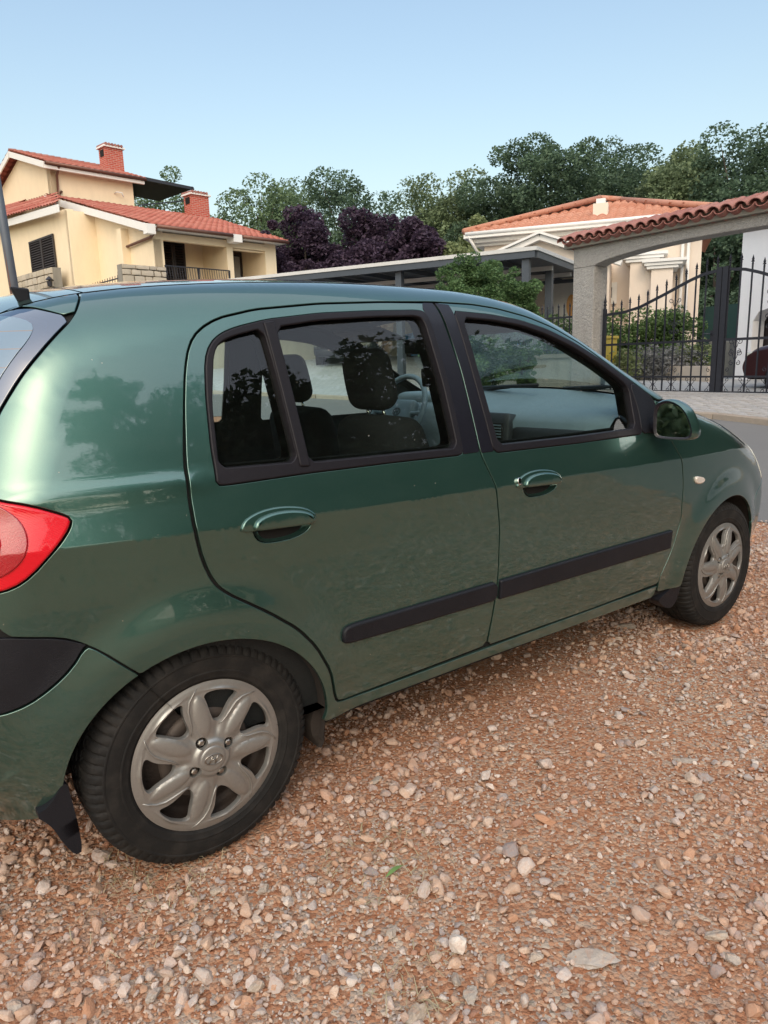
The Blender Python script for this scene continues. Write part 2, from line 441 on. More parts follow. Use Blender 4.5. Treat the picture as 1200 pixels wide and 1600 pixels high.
def gravelstone(name, soil=.35):
    t = NT(name); c = t.coord(); oi = t.n('ObjectInfo'); geo = t.n('NewGeometry')
    col = t.ramp(oi.outputs['Random'], [(0, (.42,.24,.15)), (.14, (.54,.41,.31)), (.28, (.40,.39,.375)), (.42, (.62,.52,.42)), (.56, (.44,.27,.17)), (.70, (.60,.565,.52)), (.82, (.25,.25,.255)), (.92,(.70,.65,.58)), (1, (.34,.155,.09))])
    n = t.noise(c, 2.6, 5, .75)
    col = t.mix(t.ramp(n, [(.35, 0), (.7, 1)]), col, t.mix(.5, col, (.40, .19, .105)))
    pos = t.noise(geo.outputs['Position'], .9, 3, .6)
    col = t.mix(t.math('MULTIPLY', t.ramp(pos, [(.42, 1), (.62, 0)]), soil*1.3), col, (.42, .185, .095))
    return t.pbr(col, .88, 0, t.bump(t.noise(c, 5., 5, .7), .35, .02), .3)
gravelstone('gravel_stone', .24)
def rockmat():
    t = NT('limestone_rock'); c = t.coord(); oi = t.n('ObjectInfo')
    n = t.noise(c, 30., 7, .75); w = t.noise(c, 12., 4, .6, 1.5)
    base = t.ramp(oi.outputs['Random'], [(0, (.44,.40,.35)), (.5, (.52,.43,.34)), (1, (.40,.38,.36))])
    col = t.mix(t.ramp(n, [(.3, 0), (.7, 1)]), t.mix(.6, base, (.22,.17,.13)), base)
    col = t.mix(t.math('MULTIPLY', t.ramp(w, [(.5, 0), (.62, 1)]), .6), col, (.42,.20,.11))
    return t.pbr(col, .85, 0, t.bump(t.noise(c, 55., 6, .75), .8, .006), .3)
rockmat()
def soilmat():
    t = NT('red_gravel_soil'); c = t.coord('Object')
    big = t.noise(c, .8, 4, .6); mid = t.noise(c, 11., 6, .75)
    v1 = t.n('TexVoronoi', Scale=95., Randomness=1.); t.set(v1.inputs['Vector'], c)
    v2 = t.n('TexVoronoi', Scale=210., Randomness=1.); t.set(v2.inputs['Vector'], c)
    sep = t.n('SeparateColor', i0=v1.outputs['Color'])
    g = t.ramp(sep.outputs[0], [(0, (.28,.12,.062)), (.35, (.37,.185,.105)), (.6, (.46,.29,.19)), (.8, (.32,.265,.215)), (.93, (.50,.42,.33)), (1, (.18,.075,.04))])
    red = t.mix(mid, (.27,.115,.058), (.43,.215,.122))
    col = t.mix(t.ramp(t.math('ADD', t.math('MULTIPLY', big, .6), t.math('MULTIPLY', mid, .5)), [(.45, .35), (.65, .95)]), red, g)
    hgt = t.math('ADD', t.math('MULTIPLY', v1.outputs['Distance'], -1.), t.math('MULTIPLY', v2.outputs['Distance'], -.4))
    nm = t.bump(hgt, .9, .006, t.bump(mid, .6, .02))
    return t.pbr(col, .95, 0, nm, .2)
soilmat()
def asphalt():
    t = NT('asphalt'); c = t.coord()
    n = t.noise(c, 120., 4, .8); b = t.noise(c, .9, 5, .65)
    col = t.mix(n, (.075,.078,.08), (.19,.19,.185)); col = t.mix(t.math('MULTIPLY', b, .5), col, (.24,.22,.20))
    return t.pbr(col, .9, 0, t.bump(n, .6, .004), .3)
asphalt()
def farpave():
    t = NT('grey_block_paving'); c = t.coord()
    b = t.n('TexBrick', Scale=1., Mortar__Size=.006, Brick__Width=.2, Row__Height=.1); t.set(b.inputs['Vector'], t.coord('Object'))
    t.set(b.inputs['Color1'], (.36,.36,.35,1)); t.set(b.inputs['Color2'], (.46,.45,.43,1)); t.set(b.inputs['Mortar'], (.20,.19,.18,1))
    col = t.mix(t.math('MULTIPLY', t.noise(c, 1.1, 6, .7), .8), b.outputs[0], (.33,.35,.36))
    return t.pbr(col, .9, 0, t.bump(b.outputs[1], -.5, .008), .2)
farpave()
def dirt():
    t = NT('dry_ground'); c = t.coord()
    return t.pbr(t.mix(t.noise(c, .35, 6, .7), (.10,.10,.055), (.26,.20,.13)), .95, 0, t.bump(t.noise(c, 6., 5), .5, .05), .1)
dirt()
def leafmat(name, a, b, tr=.35):
    t = NT(name); geo = t.n('NewGeometry'); c = t.coord()
    r = geo.outputs['Random Per Island']
    col = t.mix(r, a, b); col = t.mix(t.ramp(t.noise(c, .55, 3), [(.4, 0), (.65, 1)]), col, t.mix(.45, col, tuple(min(1, x*1.7) for x in b)))
    d = t.n('BsdfPrincipled', Roughness=.6); t.set(d.inputs['Base Color'], col); t.set(d.inputs['Specular IOR Level'], .3)
    tl = t.n('BsdfTranslucent'); t.set(tl.inputs[0], col)
    mx = t.n('MixShader', i0=tr, i1=d, i2=tl); t.t.links.new(mx.outputs[0], t.out.inputs[0]); return t.m
leafmat('oak_leaves', (0.073,0.115,0.065), (0.142,0.203,0.103))
leafmat('oak_leaves_dark', (0.048,0.085,0.057), (0.088,0.137,0.079))
leafmat('ash_leaves', (0.086,0.125,0.062), (0.164,0.211,0.110))
leafmat('pale_leaves', (0.125,0.163,0.069), (0.200,0.237,0.112))
leafmat('plum_leaves', (0.034,0.022,0.040), (0.075,0.050,0.080))
leafmat('bright_leaves', (.060,.125,.045), (.125,.205,.085))
leafmat('hedge_leaves', (0.058,0.116,0.036), (0.123,0.190,0.066))
leafmat('lavender_leaves', (0.144,0.156,0.144), (0.240,0.240,0.240))
leafmat('conifer_needles', (0.023,0.044,0.031), (0.046,0.072,0.047), .15)
leafmat('dry_grass', (0.300,0.220,0.130), (0.400,0.360,0.230), .2)
leafmat('green_blade', (0.100,0.200,0.060), (0.160,0.260,0.090), .2)
plain('bark', (.075,.058,.045), .9, 0, .35, 8., .6, 30.)
# ------------------------------------------------------------------ the green hatchback
CY = .80                                                     # y of the car's centre line (right hubcaps stand at y = 0)
car = empty('parked_car', (0, 0, 0), label='dark green metallic five-door hatchback parked on the gravel, side-on and filling the view', cat='car')

def chaikin(P, n=2, closed=True, cap=.016):
    P = [np.array(p, float) for p in P]
    for it in range(n):
        Q = []; N = len(P); c = cap*(.5**it)
        for i in range(N if closed else N-1):
            a, b = P[i], P[(i+1) % N]; L = np.linalg.norm(b-a); k = min(.25, c/max(L, 1e-9)); Q += [a*(1-k) + b*k, a*k + b*(1-k)]
        P = Q if closed else [P[0]] + Q + [P[-1]]
    return np.array(P)
def resample(P, step, closed=True):
    P = np.array(P, float)
    if closed: P = np.vstack([P, P[:1]])
    s = np.r_[0, np.cumsum(np.linalg.norm(np.diff(P, axis=0), axis=1))]
    n = max(8, int(s[-1]/step)); q = np.linspace(0, s[-1], n+1)[:-1] if closed else np.linspace(0, s[-1], n)
    return np.stack([np.interp(q, s, P[:, k]) for k in range(P.shape[1])], 1)
def area(P): return .5*np.sum(P[:, 0]*np.roll(P[:, 1], -1) - np.roll(P[:, 0], -1)*P[:, 1])
def outn(P):
    t = np.roll(P, -1, 0) - np.roll(P, 1, 0); t /= np.maximum(np.linalg.norm(t, axis=1)[:, None], 1e-9)
    return np.stack([t[:, 1], -t[:, 0]], 1)*(1 if area(P) > 0 else -1)
def inside(P, q):
    x, y = q[:, 0], q[:, 1]; r = np.zeros(len(q), bool); a = P; b = np.roll(P, -1, 0)
    for (x0, y0), (x1, y1) in zip(a, b):
        if y0 == y1: continue
        c = ((y0 > y) != (y1 > y)) & (x < (x1-x0)*(y-y0)/(y1-y0) + x0); r ^= c
    return r
def seg_dist(P, q):
    d = np.full(len(q), 1e9); a = P; b = np.roll(P, -1, 0)
    for p0, p1 in zip(a, b):
        e = p1-p0; t = np.clip(((q-p0) @ e)/max(e @ e, 1e-12), 0, 1); d = np.minimum(d, np.hypot(*(q - p0 - t[:, None]*e).T))
    return d
def cdt_fill(loops, pts):
    allp = np.vstack(loops + [pts]) if len(pts) else np.vstack(loops)
    edges = []; b = 0
    for L in loops:
        n = len(L); edges += [(b+i, b+(i+1) % n) for i in range(n)]; b += n
    vo, eo, fo, ov, _, _ = delaunay_2d_cdt([Vector(p) for p in allp], edges, [], 0, 1e-7)
    V = np.array([v[:] for v in vo]); F = np.array([f for f in fo if len(f) == 3])
    cen = V[F].mean(1); ok = inside(loops[0], cen)
    for h in loops[1:]: ok &= ~inside(h, cen)
    F = F[ok]
    a, b_, c_ = V[F[:, 0]], V[F[:, 1]], V[F[:, 2]]
    cr = (b_[:, 0]-a[:, 0])*(c_[:, 1]-a[:, 1]) - (b_[:, 1]-a[:, 1])*(c_[:, 0]-a[:, 0])
    F[cr < 0] = F[cr < 0][:, ::-1]
    return V, F, [list(o) for o in ov]
GRID_LEVELS = [math.sin(math.radians(a)) for a in (8, 16, 24, 32, 40, 48, 55, 62, 69, 76)]
def panel(name, outline, mat, parent=None, holes=(), lift=0., bev=.0018, depth=.012, grid=.022, step=.011, gap=0., yfun=None, mirror=False,
          curve=1, dish=None, **k):
    """a piece of body skin: outline in the side plane, laid on surf_y, raised by lift, with rounded and returned edges"""
    yf = yfun or surf_y
    outer = resample(chaikin(outline, curve) if curve else outline, step)
    if area(outer) < 0: outer = outer[::-1]
    hs = []
    for h in holes:
        H = resample(chaikin(h, curve) if curve else h, step)
        hs.append(H if area(H) > 0 else H[::-1])
    if gap: outer = outer - outn(outer)*gap
    hs = [h + outn(h)*gap for h in hs] if gap else hs
    ins_o = outer - outn(outer)*bev; ins_h = [h + outn(h)*bev for h in hs]
    lo, hi = ins_o.min(0), ins_o.max(0)
    gx, gz = np.meshgrid(np.arange(lo[0], hi[0], grid), np.arange(lo[1], hi[1], grid)); gx[::2] += grid/2
    pts = np.stack([gx.ravel(), gz.ravel()], 1)
    extra = [PR[::4] - PN[::4]*(PRAD[::4]*(1-s))[:, None] for s in GRID_LEVELS]
    if yfun is None or grid <= .022:
        xs = np.arange(lo[0], hi[0], .02)
        for dz in (-.009, -.003, .003, .009): extra.append(np.stack([xs, .857 - .02*xs + dz], 1))
        extra = np.vstack(extra)
        dd, rr = prof_d(pts[:, 0], pts[:, 1]); pts = pts[(dd > rr*.95)]
        pts = np.vstack([pts, extra])
    m = inside(ins_o, pts)
    for h in ins_h: m &= ~inside(h, pts)
    pts = pts[m]
    d = seg_dist(ins_o, pts)
    for h in ins_h: d = np.minimum(d, seg_dist(h, pts))
    pts = pts[d > step*.55]
    V, F, _ = cdt_fill([ins_o] + ins_h, pts)
    y = yf(V[:, 0], V[:, 1])
    def nrm(x, z, e=.0015):
        yx = (yf(x+e, z) - yf(x-e, z))/(2*e); yz = (yf(x, z+e) - yf(x, z-e))/(2*e)
        n = np.stack([yx, -np.ones_like(yx), yz], -1); return n/np.linalg.norm(n, axis=-1, keepdims=True)
    N = nrm(V[:, 0], V[:, 1])
    P = np.stack([V[:, 0], y, V[:, 1]], 1) + N*lift
    verts = [P]; norms = [N]; faces = [tuple(f) for f in F]; base = len(P)
    for L, sgn in [(outer, 1)] + [(h, -1) for h in hs]:
        on = outn(L)*sgn; n = len(L); Nn = nrm(L[:, 0], L[:, 1]); yl = yf(L[:, 0], L[:, 1])
        on3 = np.stack([on[:, 0], np.zeros(n), on[:, 1]], 1); on3 = on3 - Nn*(on3*Nn).sum(1)[:, None]; on3 /= np.maximum(np.linalg.norm(on3, axis=1), 1e-6)[:, None]
        rings = []
        for a in (90, 55, 20, 0):
            ca, sa = math.cos(math.radians(a)), math.sin(math.radians(a))
            q = L - on*bev*(1-ca)
            yy = yf(q[:, 0], q[:, 1])
            rings.append((np.stack([q[:, 0], yy, q[:, 1]], 1) + Nn*(lift - bev*(1-sa)), Nn*sa + on3*ca))
        rings.append((np.stack([L[:, 0], yl + depth, L[:, 1]], 1), on3))
        for q, nn in rings: verts.append(q); norms.append(nn)
        for r in range(4):
            for i in range(n):
                j = (i+1) % n; a_, b_, c_, d_ = base+r*n+i, base+r*n+j, base+(r+1)*n+j, base+(r+1)*n+i
                faces.append((a_, d_, c_, b_) if sgn > 0 else (a_, b_, c_, d_))
        base += 5*n
    V3 = np.vstack(verts); N3 = np.vstack(norms); N3 /= np.linalg.norm(N3, axis=1)[:, None]
    # faces are wound for +y up; the outside is -y
    faces = [f[::1] for f in faces]
    o = link(name, mesh(name, V3, faces, mat, True, N3), parent or car, **k)
    if mirror:
        Vm = V3.copy(); Vm[:, 1] = 2*CY - Vm[:, 1]; Nm = N3.copy(); Nm[:, 1] *= -1
        pm = parent if (parent is not None and parent is not car) else car
        if isinstance(mirror, bpy.types.Object): pm = mirror
        o2 = link(name, mesh(name, Vm, [f[::-1] for f in faces], mat, True, Nm), pm)
        o['_m'] = 1; PAIR[o.name] = o2
    return o
PAIR = {}
def ell_arc(cx, cz, a, b, t0, t1, n=26):
    return [(cx + a*math.cos(math.radians(t0+(t1-t0)*i/n)), cz + b*math.sin(math.radians(t0+(t1-t0)*i/n))) for i in range(n+1)]
def prof_pts(xa=None, za=None, xb=None, zb=None, off=0.):
    """edge of the side skin along the profile between two stations (index range by nearest point)"""
    E = PR - PN*(PRAD*(1-math.sin(math.radians(80))) + off)[:, None]
    i = ((E - np.array([xa, za]))**2).sum(1).argmin(); j = ((E - np.array([xb, zb]))**2).sum(1).argmin()
    s = 1 if j >= i else -1
    return [tuple(p) for p in E[i:j+s:s*3]] + [tuple(E[j])]
P_ = MATS['green_metallic_paint']
AR = (0.000, .285, .332, .304); AF = (2.452, .285, .352, .318)

door_top = [(.028,1.127),(.049,1.213),(.072,1.272),(.105,1.309),(.161,1.337),(.271,1.361),(.469,1.381),(.693,1.392),(.897,1.398),(1.062,1.395),
            (1.167,1.384),(1.30,1.358),(1.42,1.322),(1.548,1.265),(1.673,1.190),(1.798,1.119),(1.892,1.062)]
door_rear = [(.374,.312),(.361,.328),(.343,.416),(.297,.502),(.244,.566),(.162,.631),(.061,.700),(.034,.730),(.012,.788),(.0,.859),(.001,.944),(.007,1.014)]
pillar = [(.897,1.398),(.920,1.188),(.923,.943),(.965,.833),(.984,.706),(.985,.529),(.956,.311)]
door_front = [(1.892,1.062),(1.925,.97),(1.949,.898),(2.009,.808),(2.033,.715),(2.040,.564),(2.000,.447),(1.942,.340),(1.940,.311)]
hatch_seam = [(-.160,1.338),(-.217,1.289),(-.276,1.229),(-.309,1.187),(-.345,1.135),(-.385,1.06),(-.415,.985)]
tail_pts = [(-.50,1.005),(-.415,.985),(-.371,.969),(-.320,.955),(-.256,.926),(-.250,.915),(-.266,.889),(-.298,.856),(-.340,.814),(-.376,.792),(-.42,.785)]
bump_seam = [(-.409,.694),(-.303,.671),(-.270,.655),(-.227,.624),(-.155,.554)]
rwin = [(.068,.953),(.072,.990),(.073,1.037),(.087,1.153),(.104,1.236),(.125,1.274),(.157,1.298),(.202,1.314),(.293,1.334),(.460,1.353),(.635,1.363),(.815,1.369),(.842,1.364),
        (.853,1.265),(.855,1.114),(.854,.965),(.849,.946),(.60,.951),(.306,.9535),(.095,.951)]
fwin = [(.955,1.370),(1.118,1.361),(1.248,1.345),(1.375,1.315),(1.500,1.270),(1.639,1.203),(1.752,1.140),(1.806,1.108),(1.79,1.02),(1.778,.932),(1.40,.932),(.979,.939),(.966,1.15)]
qglass_o = [(.096,1.135),(.128,1.253),(.150,1.279),(.190,1.294),(.276,1.313),(.283,1.20),(.291,.982),(.080,.988)]
rglass_o = [(.314,1.316),(.454,1.335),(.629,1.346),(.800,1.352),(.822,1.341),(.833,1.15),(.833,.966),(.60,.971),(.322,.977)]
fglass_o = [(.985,1.350),(1.118,1.343),(1.248,1.327),(1.365,1.298),(1.480,1.256),(1.615,1.190),(1.715,1.132),(1.752,1.100),(1.742,1.03),(1.735,.955),(1.40,.954),(1.005,.960),(.992,1.15)]

def arc_door(t0, t1, A): return ell_arc(*A, t0, t1)
ang = lambda A, x, z: math.degrees(math.atan2((z-A[1])/A[3], (x-A[0])/A[2]))
# body side: rear quarter, roof rail, front pillar and sill in one pressing
arch_r = ell_arc(*AR, ang(AR, -.155, .554), 2)
top_edge = prof_pts(2.06, 1.03, -.115, 1.39)
body_out = arch_r + [(.318, .262), (1.0, .262), (1.925, .252), (1.935, .300)] + [(1.940, .303), (1.2, .303), (.46, .300)] \
    + [(x-.004, z) for x, z in door_rear] + door_top[:-1] + [(1.893, 1.062), (1.93, 1.045)] + top_edge[2:] \
    + hatch_seam + tail_pts[2:] + bump_seam
body = panel('body_side', body_out, P_, curve=1, gap=.0022, mirror=True)
# rear bumper
arch_l = ell_arc(*AR, ang(AR, -.155, .554), 178)
insert_low = [(-.257,.642),(-.288,.599),(-.332,.562),(-.379,.534),(-.428,.522)]
bl = prof_pts(-.46, .24, -.60, .52)
bump_out = arch_l + [(-.338, .25), (-.36, .235)] + bl + insert_low[::-1] + [(-.240, .636), (-.155, .554)]
panel('rear_bumper', bump_out, P_, gap=.0022, mirror=True)
ins_out = insert_low[::-1][1:] + [(-.245,.640)] + [(-.270,.655),(-.303,.671),(-.409,.694)] + prof_pts(-.60, .69, -.60, .52)
ins_out = [(-.47,.516),(-.428,.522)] + insert_low[::-1][1:] + [(-.250,.646),(-.270,.655),(-.303,.671),(-.409,.694)] + prof_pts(-.60, .69, -.60, .52)
panel('bumper_insert', ins_out, MATS['black_bumper_plastic'], gap=.002, mirror=True, lift=-.001)
# tail lamp
lo_ = prof_pts(-.56, 1.0, -.59, .79)
tl = panel('tail_light', tail_pts[::-1][:-1] + lo_, MATS['red_lens'], gap=.002, lift=.006, bev=.006, depth=.02, mirror=True)
for r_, n_, m_ in ((.085, 'round_reflector', 'red_lens_dark'), ):
    panel(n_, [(-.44 + .105*math.cos(a), .895 + r_*math.sin(a)) for a in np.linspace(0, 2*PI, 25)[:-1]], MATS[m_], tl, lift=.0095, bev=.003, depth=.004)
    panel('bulb_ring', [(-.44 + .060*math.cos(a), .890 + .05*math.sin(a)) for a in np.linspace(0, 2*PI, 25)[:-1]], MATS['red_lens'], tl, lift=.0125, bev=.003, depth=.004)
# hatch: glass wrapping round the corner and its painted top
hg = hatch_seam[::-1] + [(-.238,1.362),(-.262,1.366)] + prof_pts(-.30, 1.35, -.50, 1.0)
rgl = panel('rear_window', hatch_seam[::-1] + [(-.236,1.366)] + prof_pts(-.285, 1.365, -.52, 1.0), MATS['rear_glass_sky_tint'], gap=.002, lift=.001, mirror=True)
panel('heated_pane', [(-.284,1.343),(-.262,1.339),(-.243,1.329),(-.2385,1.316),(-.256,1.290),(-.293,1.251),(-.33,1.203),(-.37,1.13),(-.40,1.06)] + prof_pts(-.50, 1.03, -.30, 1.34), MATS['heated_glass_sky_tint'], rgl, lift=.0024, bev=.0008, depth=.0)
htop = [(-.160,1.338)] + prof_pts(-.116, 1.395, -.275, 1.366) + [(-.238,1.371)]
panel('hatch_top', htop, P_, gap=.0012, step=.008, curve=1, mirror=True)
# front wing, bumper and lamp
arch_f = ell_arc(*AF, 178, ang(AF, 2.775, .43))
fend = [(1.944, .303), (1.940, .27), (2.10, .262)] + arch_f + [(2.86,.56),(2.95,.60)] + [(2.92,.66),(2.86,.75),(2.90,.815)] + prof_pts(2.90,.82, 2.06,1.035) + [(1.99,1.045),(1.93,1.04),(1.896,1.055)] + door_front[1:]
panel('front_wing', fend, P_, gap=.0022, mirror=True)
arch_f2 = ell_arc(*AF, ang(AF, 2.775, .43), 0, 10)
fb = arch_f2 + [(2.80, .24), (2.84, .22)] + prof_pts(3.02, .20, 3.16, .61) + [(2.95, .60), (2.86, .56)]
panel('front_bumper', fb, P_, gap=.0022, mirror=True)
panel('headlight', [(2.955,.605),(2.92,.66),(2.865,.75),(2.905,.812)] + prof_pts(2.91,.81, 3.16,.62), MATS['headlight_lens'], gap=.002, lift=.002, bev=.005, mirror=True)
# doors
rd = door_rear + door_top[:8] + [(.893,1.396)] + pillar[1:] + [(.70,.307),(.45,.303)]
fd = [(.903,1.398)] + door_top[9:] + door_front[1:] + [(1.5,.305),(.96,.309)] + pillar[::-1][1:-1]
def handle_set(cx, cz, L, parent_m):
    base = [(-.108,-.019),(-.102,.002),(-.085,.016),(-.05,.028),(-.008,.033),(.035,.031),(.075,.023),(.098,.008),(.104,-.008),(.097,-.020),(0,-.0195)]
    lever = [(-.076,-.018),(-.074,.0),(-.055,.013),(-.02,.021),(.025,.022),(.065,.016),(.090,.004),(.096,-.008),(.088,-.0188),(0,-.0185)]
    cup = [(-.074,-.016),(-.068,-.034),(-.055,-.047),(-.03,-.051),(.015,-.050),(.050,-.044),(.078,-.032),(.090,-.014),(0,-.004)]
    tr = lambda P: [(cx + L*x, cz + z - .04*L*x) for x, z in P]
    return tr(base), tr(lever), tr(cup)
def door(name, out, win, hx, hz, L, lock):
    base, lever, cup = handle_set(hx, hz, L, None)
    d = panel(name, out, P_, holes=[win, cup], gap=.0022)
    cupo = resample(chaikin(cup, 1), .008)
    if area(cupo) < 0: cupo = cupo[::-1]
    cen = cupo.mean(0); vs = []; fs = []; n = len(cupo); rings = [(1.0, -.0005), (.96, .004), (.84, .0115), (.62, .0185), (.32, .0225), (.02, .0235)]
    for s_, dp in rings:
        q = cen + (cupo - cen)*s_; vs += [(a, float(surf_y(a, b)) + dp, b) for a, b in q]
    for r_ in range(len(rings)-1):
        for i in range(n): fs.append((r_*n+i, r_*n+(i+1) % n, (r_+1)*n+(i+1) % n, (r_+1)*n+i))
    me = mesh('handle_cup', vs, fs, P_, True); link('handle_cup', me, d)
    panel('handle_base', base, P_, d, lift=.0065, bev=.0055, depth=.002, step=.006)
    panel('handle_lever', lever, P_, d, lift=.0165, bev=.009, depth=.002, step=.006)
    if lock:
        cx_, cz_ = 1.063, .842
        panel('lock', [(cx_+.0095*math.cos(a), cz_+.0115*math.sin(a)) for a in np.linspace(0, 2*PI, 17)[:-1]], MATS['chrome'], d, lift=.0085, bev=.002, depth=.002, step=.004)
    # the door on the far side
    d2 = panel(name, out, P_, holes=[win], gap=.0022, grid=.05)
    me = d2.data; co = np.empty(len(me.vertices)*3, np.float32); me.vertices.foreach_get('co', co); co = co.reshape(-1, 3); co[:, 1] = 2*CY - co[:, 1]
    me.vertices.foreach_set('co', co.ravel()); me.flip_normals(); me.update()
    return d, d2
rdoor, rdoor2 = door('rear_door', rd, rwin, .2125, .8515, 1.0, False)
fdoor, fdoor2 = door('front_door', fd, fwin, 1.163, .835, 1.04, True)
# black frame pieces round the middle pillar, window seals and the glass
SEAL = MATS['black_rubber_seal']; TAPE = MATS['black_frame_tape']
def strip(name, outline, holes, mat, par, **k): 
    o = panel(name, outline, mat, par, holes=holes, grid=.022, step=.009, mirror=k.pop('m', True), **k); return o
strip('pillar_trim', [(.838,1.374),(.850,1.393),(.892,1.3935),(.9165,1.188),(.9195,.947),(.852,.947),(.854,1.114),(.852,1.265)], [], TAPE, rdoor, lift=.0015, bev=.001, depth=-.0008, curve=0, m=rdoor2)
strip('pillar_trim', [(.9015,1.3935),(.955,1.390),(.968,1.15),(.981,.943),(.9265,.943),(.9235,1.188)], [], TAPE, fdoor, lift=.0015, bev=.001, depth=-.0008, curve=0, m=fdoor2)
strip('window_seal', rwin, [qglass_o, rglass_o], SEAL, rdoor, lift=.004, bev=.004, depth=.022, gap=-.001, m=rdoor2)
strip('divider_bar', [(.281,1.330),(.313,1.335),(.300,.9),(.300,.955)][:0] or [(.279,1.326),(.311,1.330),(.322,.968),(.292,.970)], [], SEAL, rdoor, lift=.0085, bev=.004, depth=.01, curve=0, m=rdoor2)
strip('window_seal', fwin, [fglass_o], SEAL, fdoor, lift=.004, bev=.004, depth=.022, gap=-.001, m=fdoor2)
strip('mirror_sail', [(1.760,1.112),(1.795,1.114),(1.885,1.062),(1.905,.99),(1.925,.930),(1.765,.932),(1.775,1.02)], [], MATS['black_bumper_plastic'], fdoor, lift=.006, bev=.004, depth=.002, m=fdoor2)
glass_y = lambda x, z: surf_y(x, z) + .014
G = MATS['tinted_car_glass']
def big(P, d):
    Q = resample(chaikin(P, 1), .02); Q = Q if area(Q) > 0 else Q[::-1]; return [tuple(p) for p in Q + outn(Q)*d]
strip('window_glass', big(qglass_o, .004), [], G, rdoor, curve=0, yfun=glass_y, bev=.0005, depth=.0, m=rdoor2)
strip('window_glass', big(rglass_o, .004), [], G, rdoor, curve=0, yfun=glass_y, bev=.0005, depth=.0, m=rdoor2)
strip('window_glass', big(fglass_o, .004), [], G, fdoor, curve=0, yfun=glass_y, bev=.0005, depth=.0, m=fdoor2)
# rub strips
strip('rub_strip', [(.384,.500),(.388,.522),(.41,.530),(.60,.531),(.979,.532),(.979,.468),(.60,.472),(.41,.476),(.386,.482)], [], MATS['black_bumper_plastic'], rdoor, lift=.012, bev=.008, depth=.0, m=rdoor2)
strip('rub_strip', [(.990,.532),(.990,.468),(1.5,.462),(1.972,.457),(1.974,.533),(1.5,.534)], [], MATS['black_bumper_plastic'], fdoor, lift=.012, bev=.007, depth=.0, curve=0, m=fdoor2)
strip('side_repeater', [(2.115,.728),(2.125,.733),(2.165,.727),(2.19,.718),(2.193,.708),(2.18,.696),(2.135,.698),(2.117,.710)], [], MATS['turn_lens'], car, lift=.010, bev=.007, depth=.0, m=True)
# dark layer behind the skin: closes the shut lines
yi = lambda x, z: surf_y(x, z) + .013
inner = [(.34,.25),(2.08,.25)] + ell_arc(2.452,.285,.366,.33, 182, -2) + [(3.0,.25)] + prof_pts(3.08,.3, -.55,.3, .012) + [(-.36,.25)] + ell_arc(0,.285,.346,.316, 182, -2)
panel('inner_shell', inner, MATS['gap_black'], holes=[big(qglass_o,.004), big(rglass_o,.004), big(fglass_o,.004)], yfun=yi, curve=0, bev=.0005, depth=.03, grid=.05, mirror=True)
# inner trim: what is seen of the pillars and door cards through the glass
yt = lambda x, z: surf_y(x, z) + .055
def small(P, d): return big(P, -d)
panel('pillar_lining', [(.02,.30),(1.95,.30),(2.0,.98)] + prof_pts(1.98,1.06, -.12,1.37, .04) + [(-.2,1.2),(-.2,.6)], MATS['interior_dark'],
      holes=[small(qglass_o,.006), small(rglass_o,.006), small(fglass_o,.006)], yfun=yt, curve=0, bev=.004, depth=-.035, grid=.05, mirror=True)

# lengthwise strips over the top: roof, windscreen, bonnet, tail
def half_at(i, off=0.):
    p = PR[i]; r = PRAD[i]; ca = 80
    y0 = float(base_y(p[0], p[1])) + r*(1-math.cos(math.radians(ca)))
    e = p - PN[i]*(r*(1-math.sin(math.radians(ca))))
    return e, y0
def idx(x, z): return int(((PR - np.array([x, z]))**2).sum(1).argmin())
def topstrip(name, a, b, mat, crown=.05, off=0., nlat=28, parent=None, step=4, **k):
    ia, ib = idx(*a), idx(*b); I = list(range(ia, ib, step)) + [ib]; v = []
    h0 = .62
    for i in I:
        e, y0 = half_at(i); h = CY - y0; c = .0882*h
        for j in range(nlat+1):
            t = -math.cos(PI*j/nlat)                     # -1..1, denser at the edges
            y = CY + h*t; up = c*(1-t*t) + off
            q = e + PN[i]*up; v.append((q[0], y, q[1]))
    m = nlat+1; f = [(r*m+j, r*m+j+1, (r+1)*m+j+1, (r+1)*m+j) for r in range(len(I)-1) for j in range(nlat)]
    me = mesh(name, v, f, mat, True); return link(name, me, parent or car, **k)
topstrip('rear_bumper_middle', (-.46,.19), (-.612,.66), P_)
topstrip('tailgate_panel', (-.610,.675), (-.53,.995), P_)
topstrip('rear_window_glass', (-.527,1.003), (-.298,1.372), MATS['heated_glass_sky_tint'])
topstrip('hatch_top_middle', (-.290,1.376), (-.108,1.404), P_)
topstrip('roof', (-.100,1.405), (1.36,1.394), P_)
topstrip('windscreen', (1.375,1.389), (2.10,1.028), MATS['clear_glass'])
topstrip('cowl', (2.105,1.026), (2.16,1.010), MATS['black_bumper_plastic'])
topstrip('bonnet', (2.165,1.009), (3.05,.755), P_)
topstrip('front_bumper_middle', (3.06,.75), (3.06,.17), P_)
topstrip('headlining', (-.25,1.375), (1.40,1.38), MATS['headliner_grey'], off=-.03)
# black trim bead along the roof ditch
def rail(name, a, b, off, r, mat, mirror=True):
    ia, ib = idx(*a), idx(*b)
    for s in (0, 1):
        pts = []
        for i in range(ia, ib, 6):
            e, y0 = half_at(i); q = e + PN[i]*off; pts.append((q[0], y0 + .002 if not s else 2*CY - y0 - .002, q[1]))
        MB().tube(pts, r, 6).build(name, mat, car, True)
rail('roof_seam', (-.10,1.40), (1.30,1.41), -.0025, .003, MATS['gap_black'])
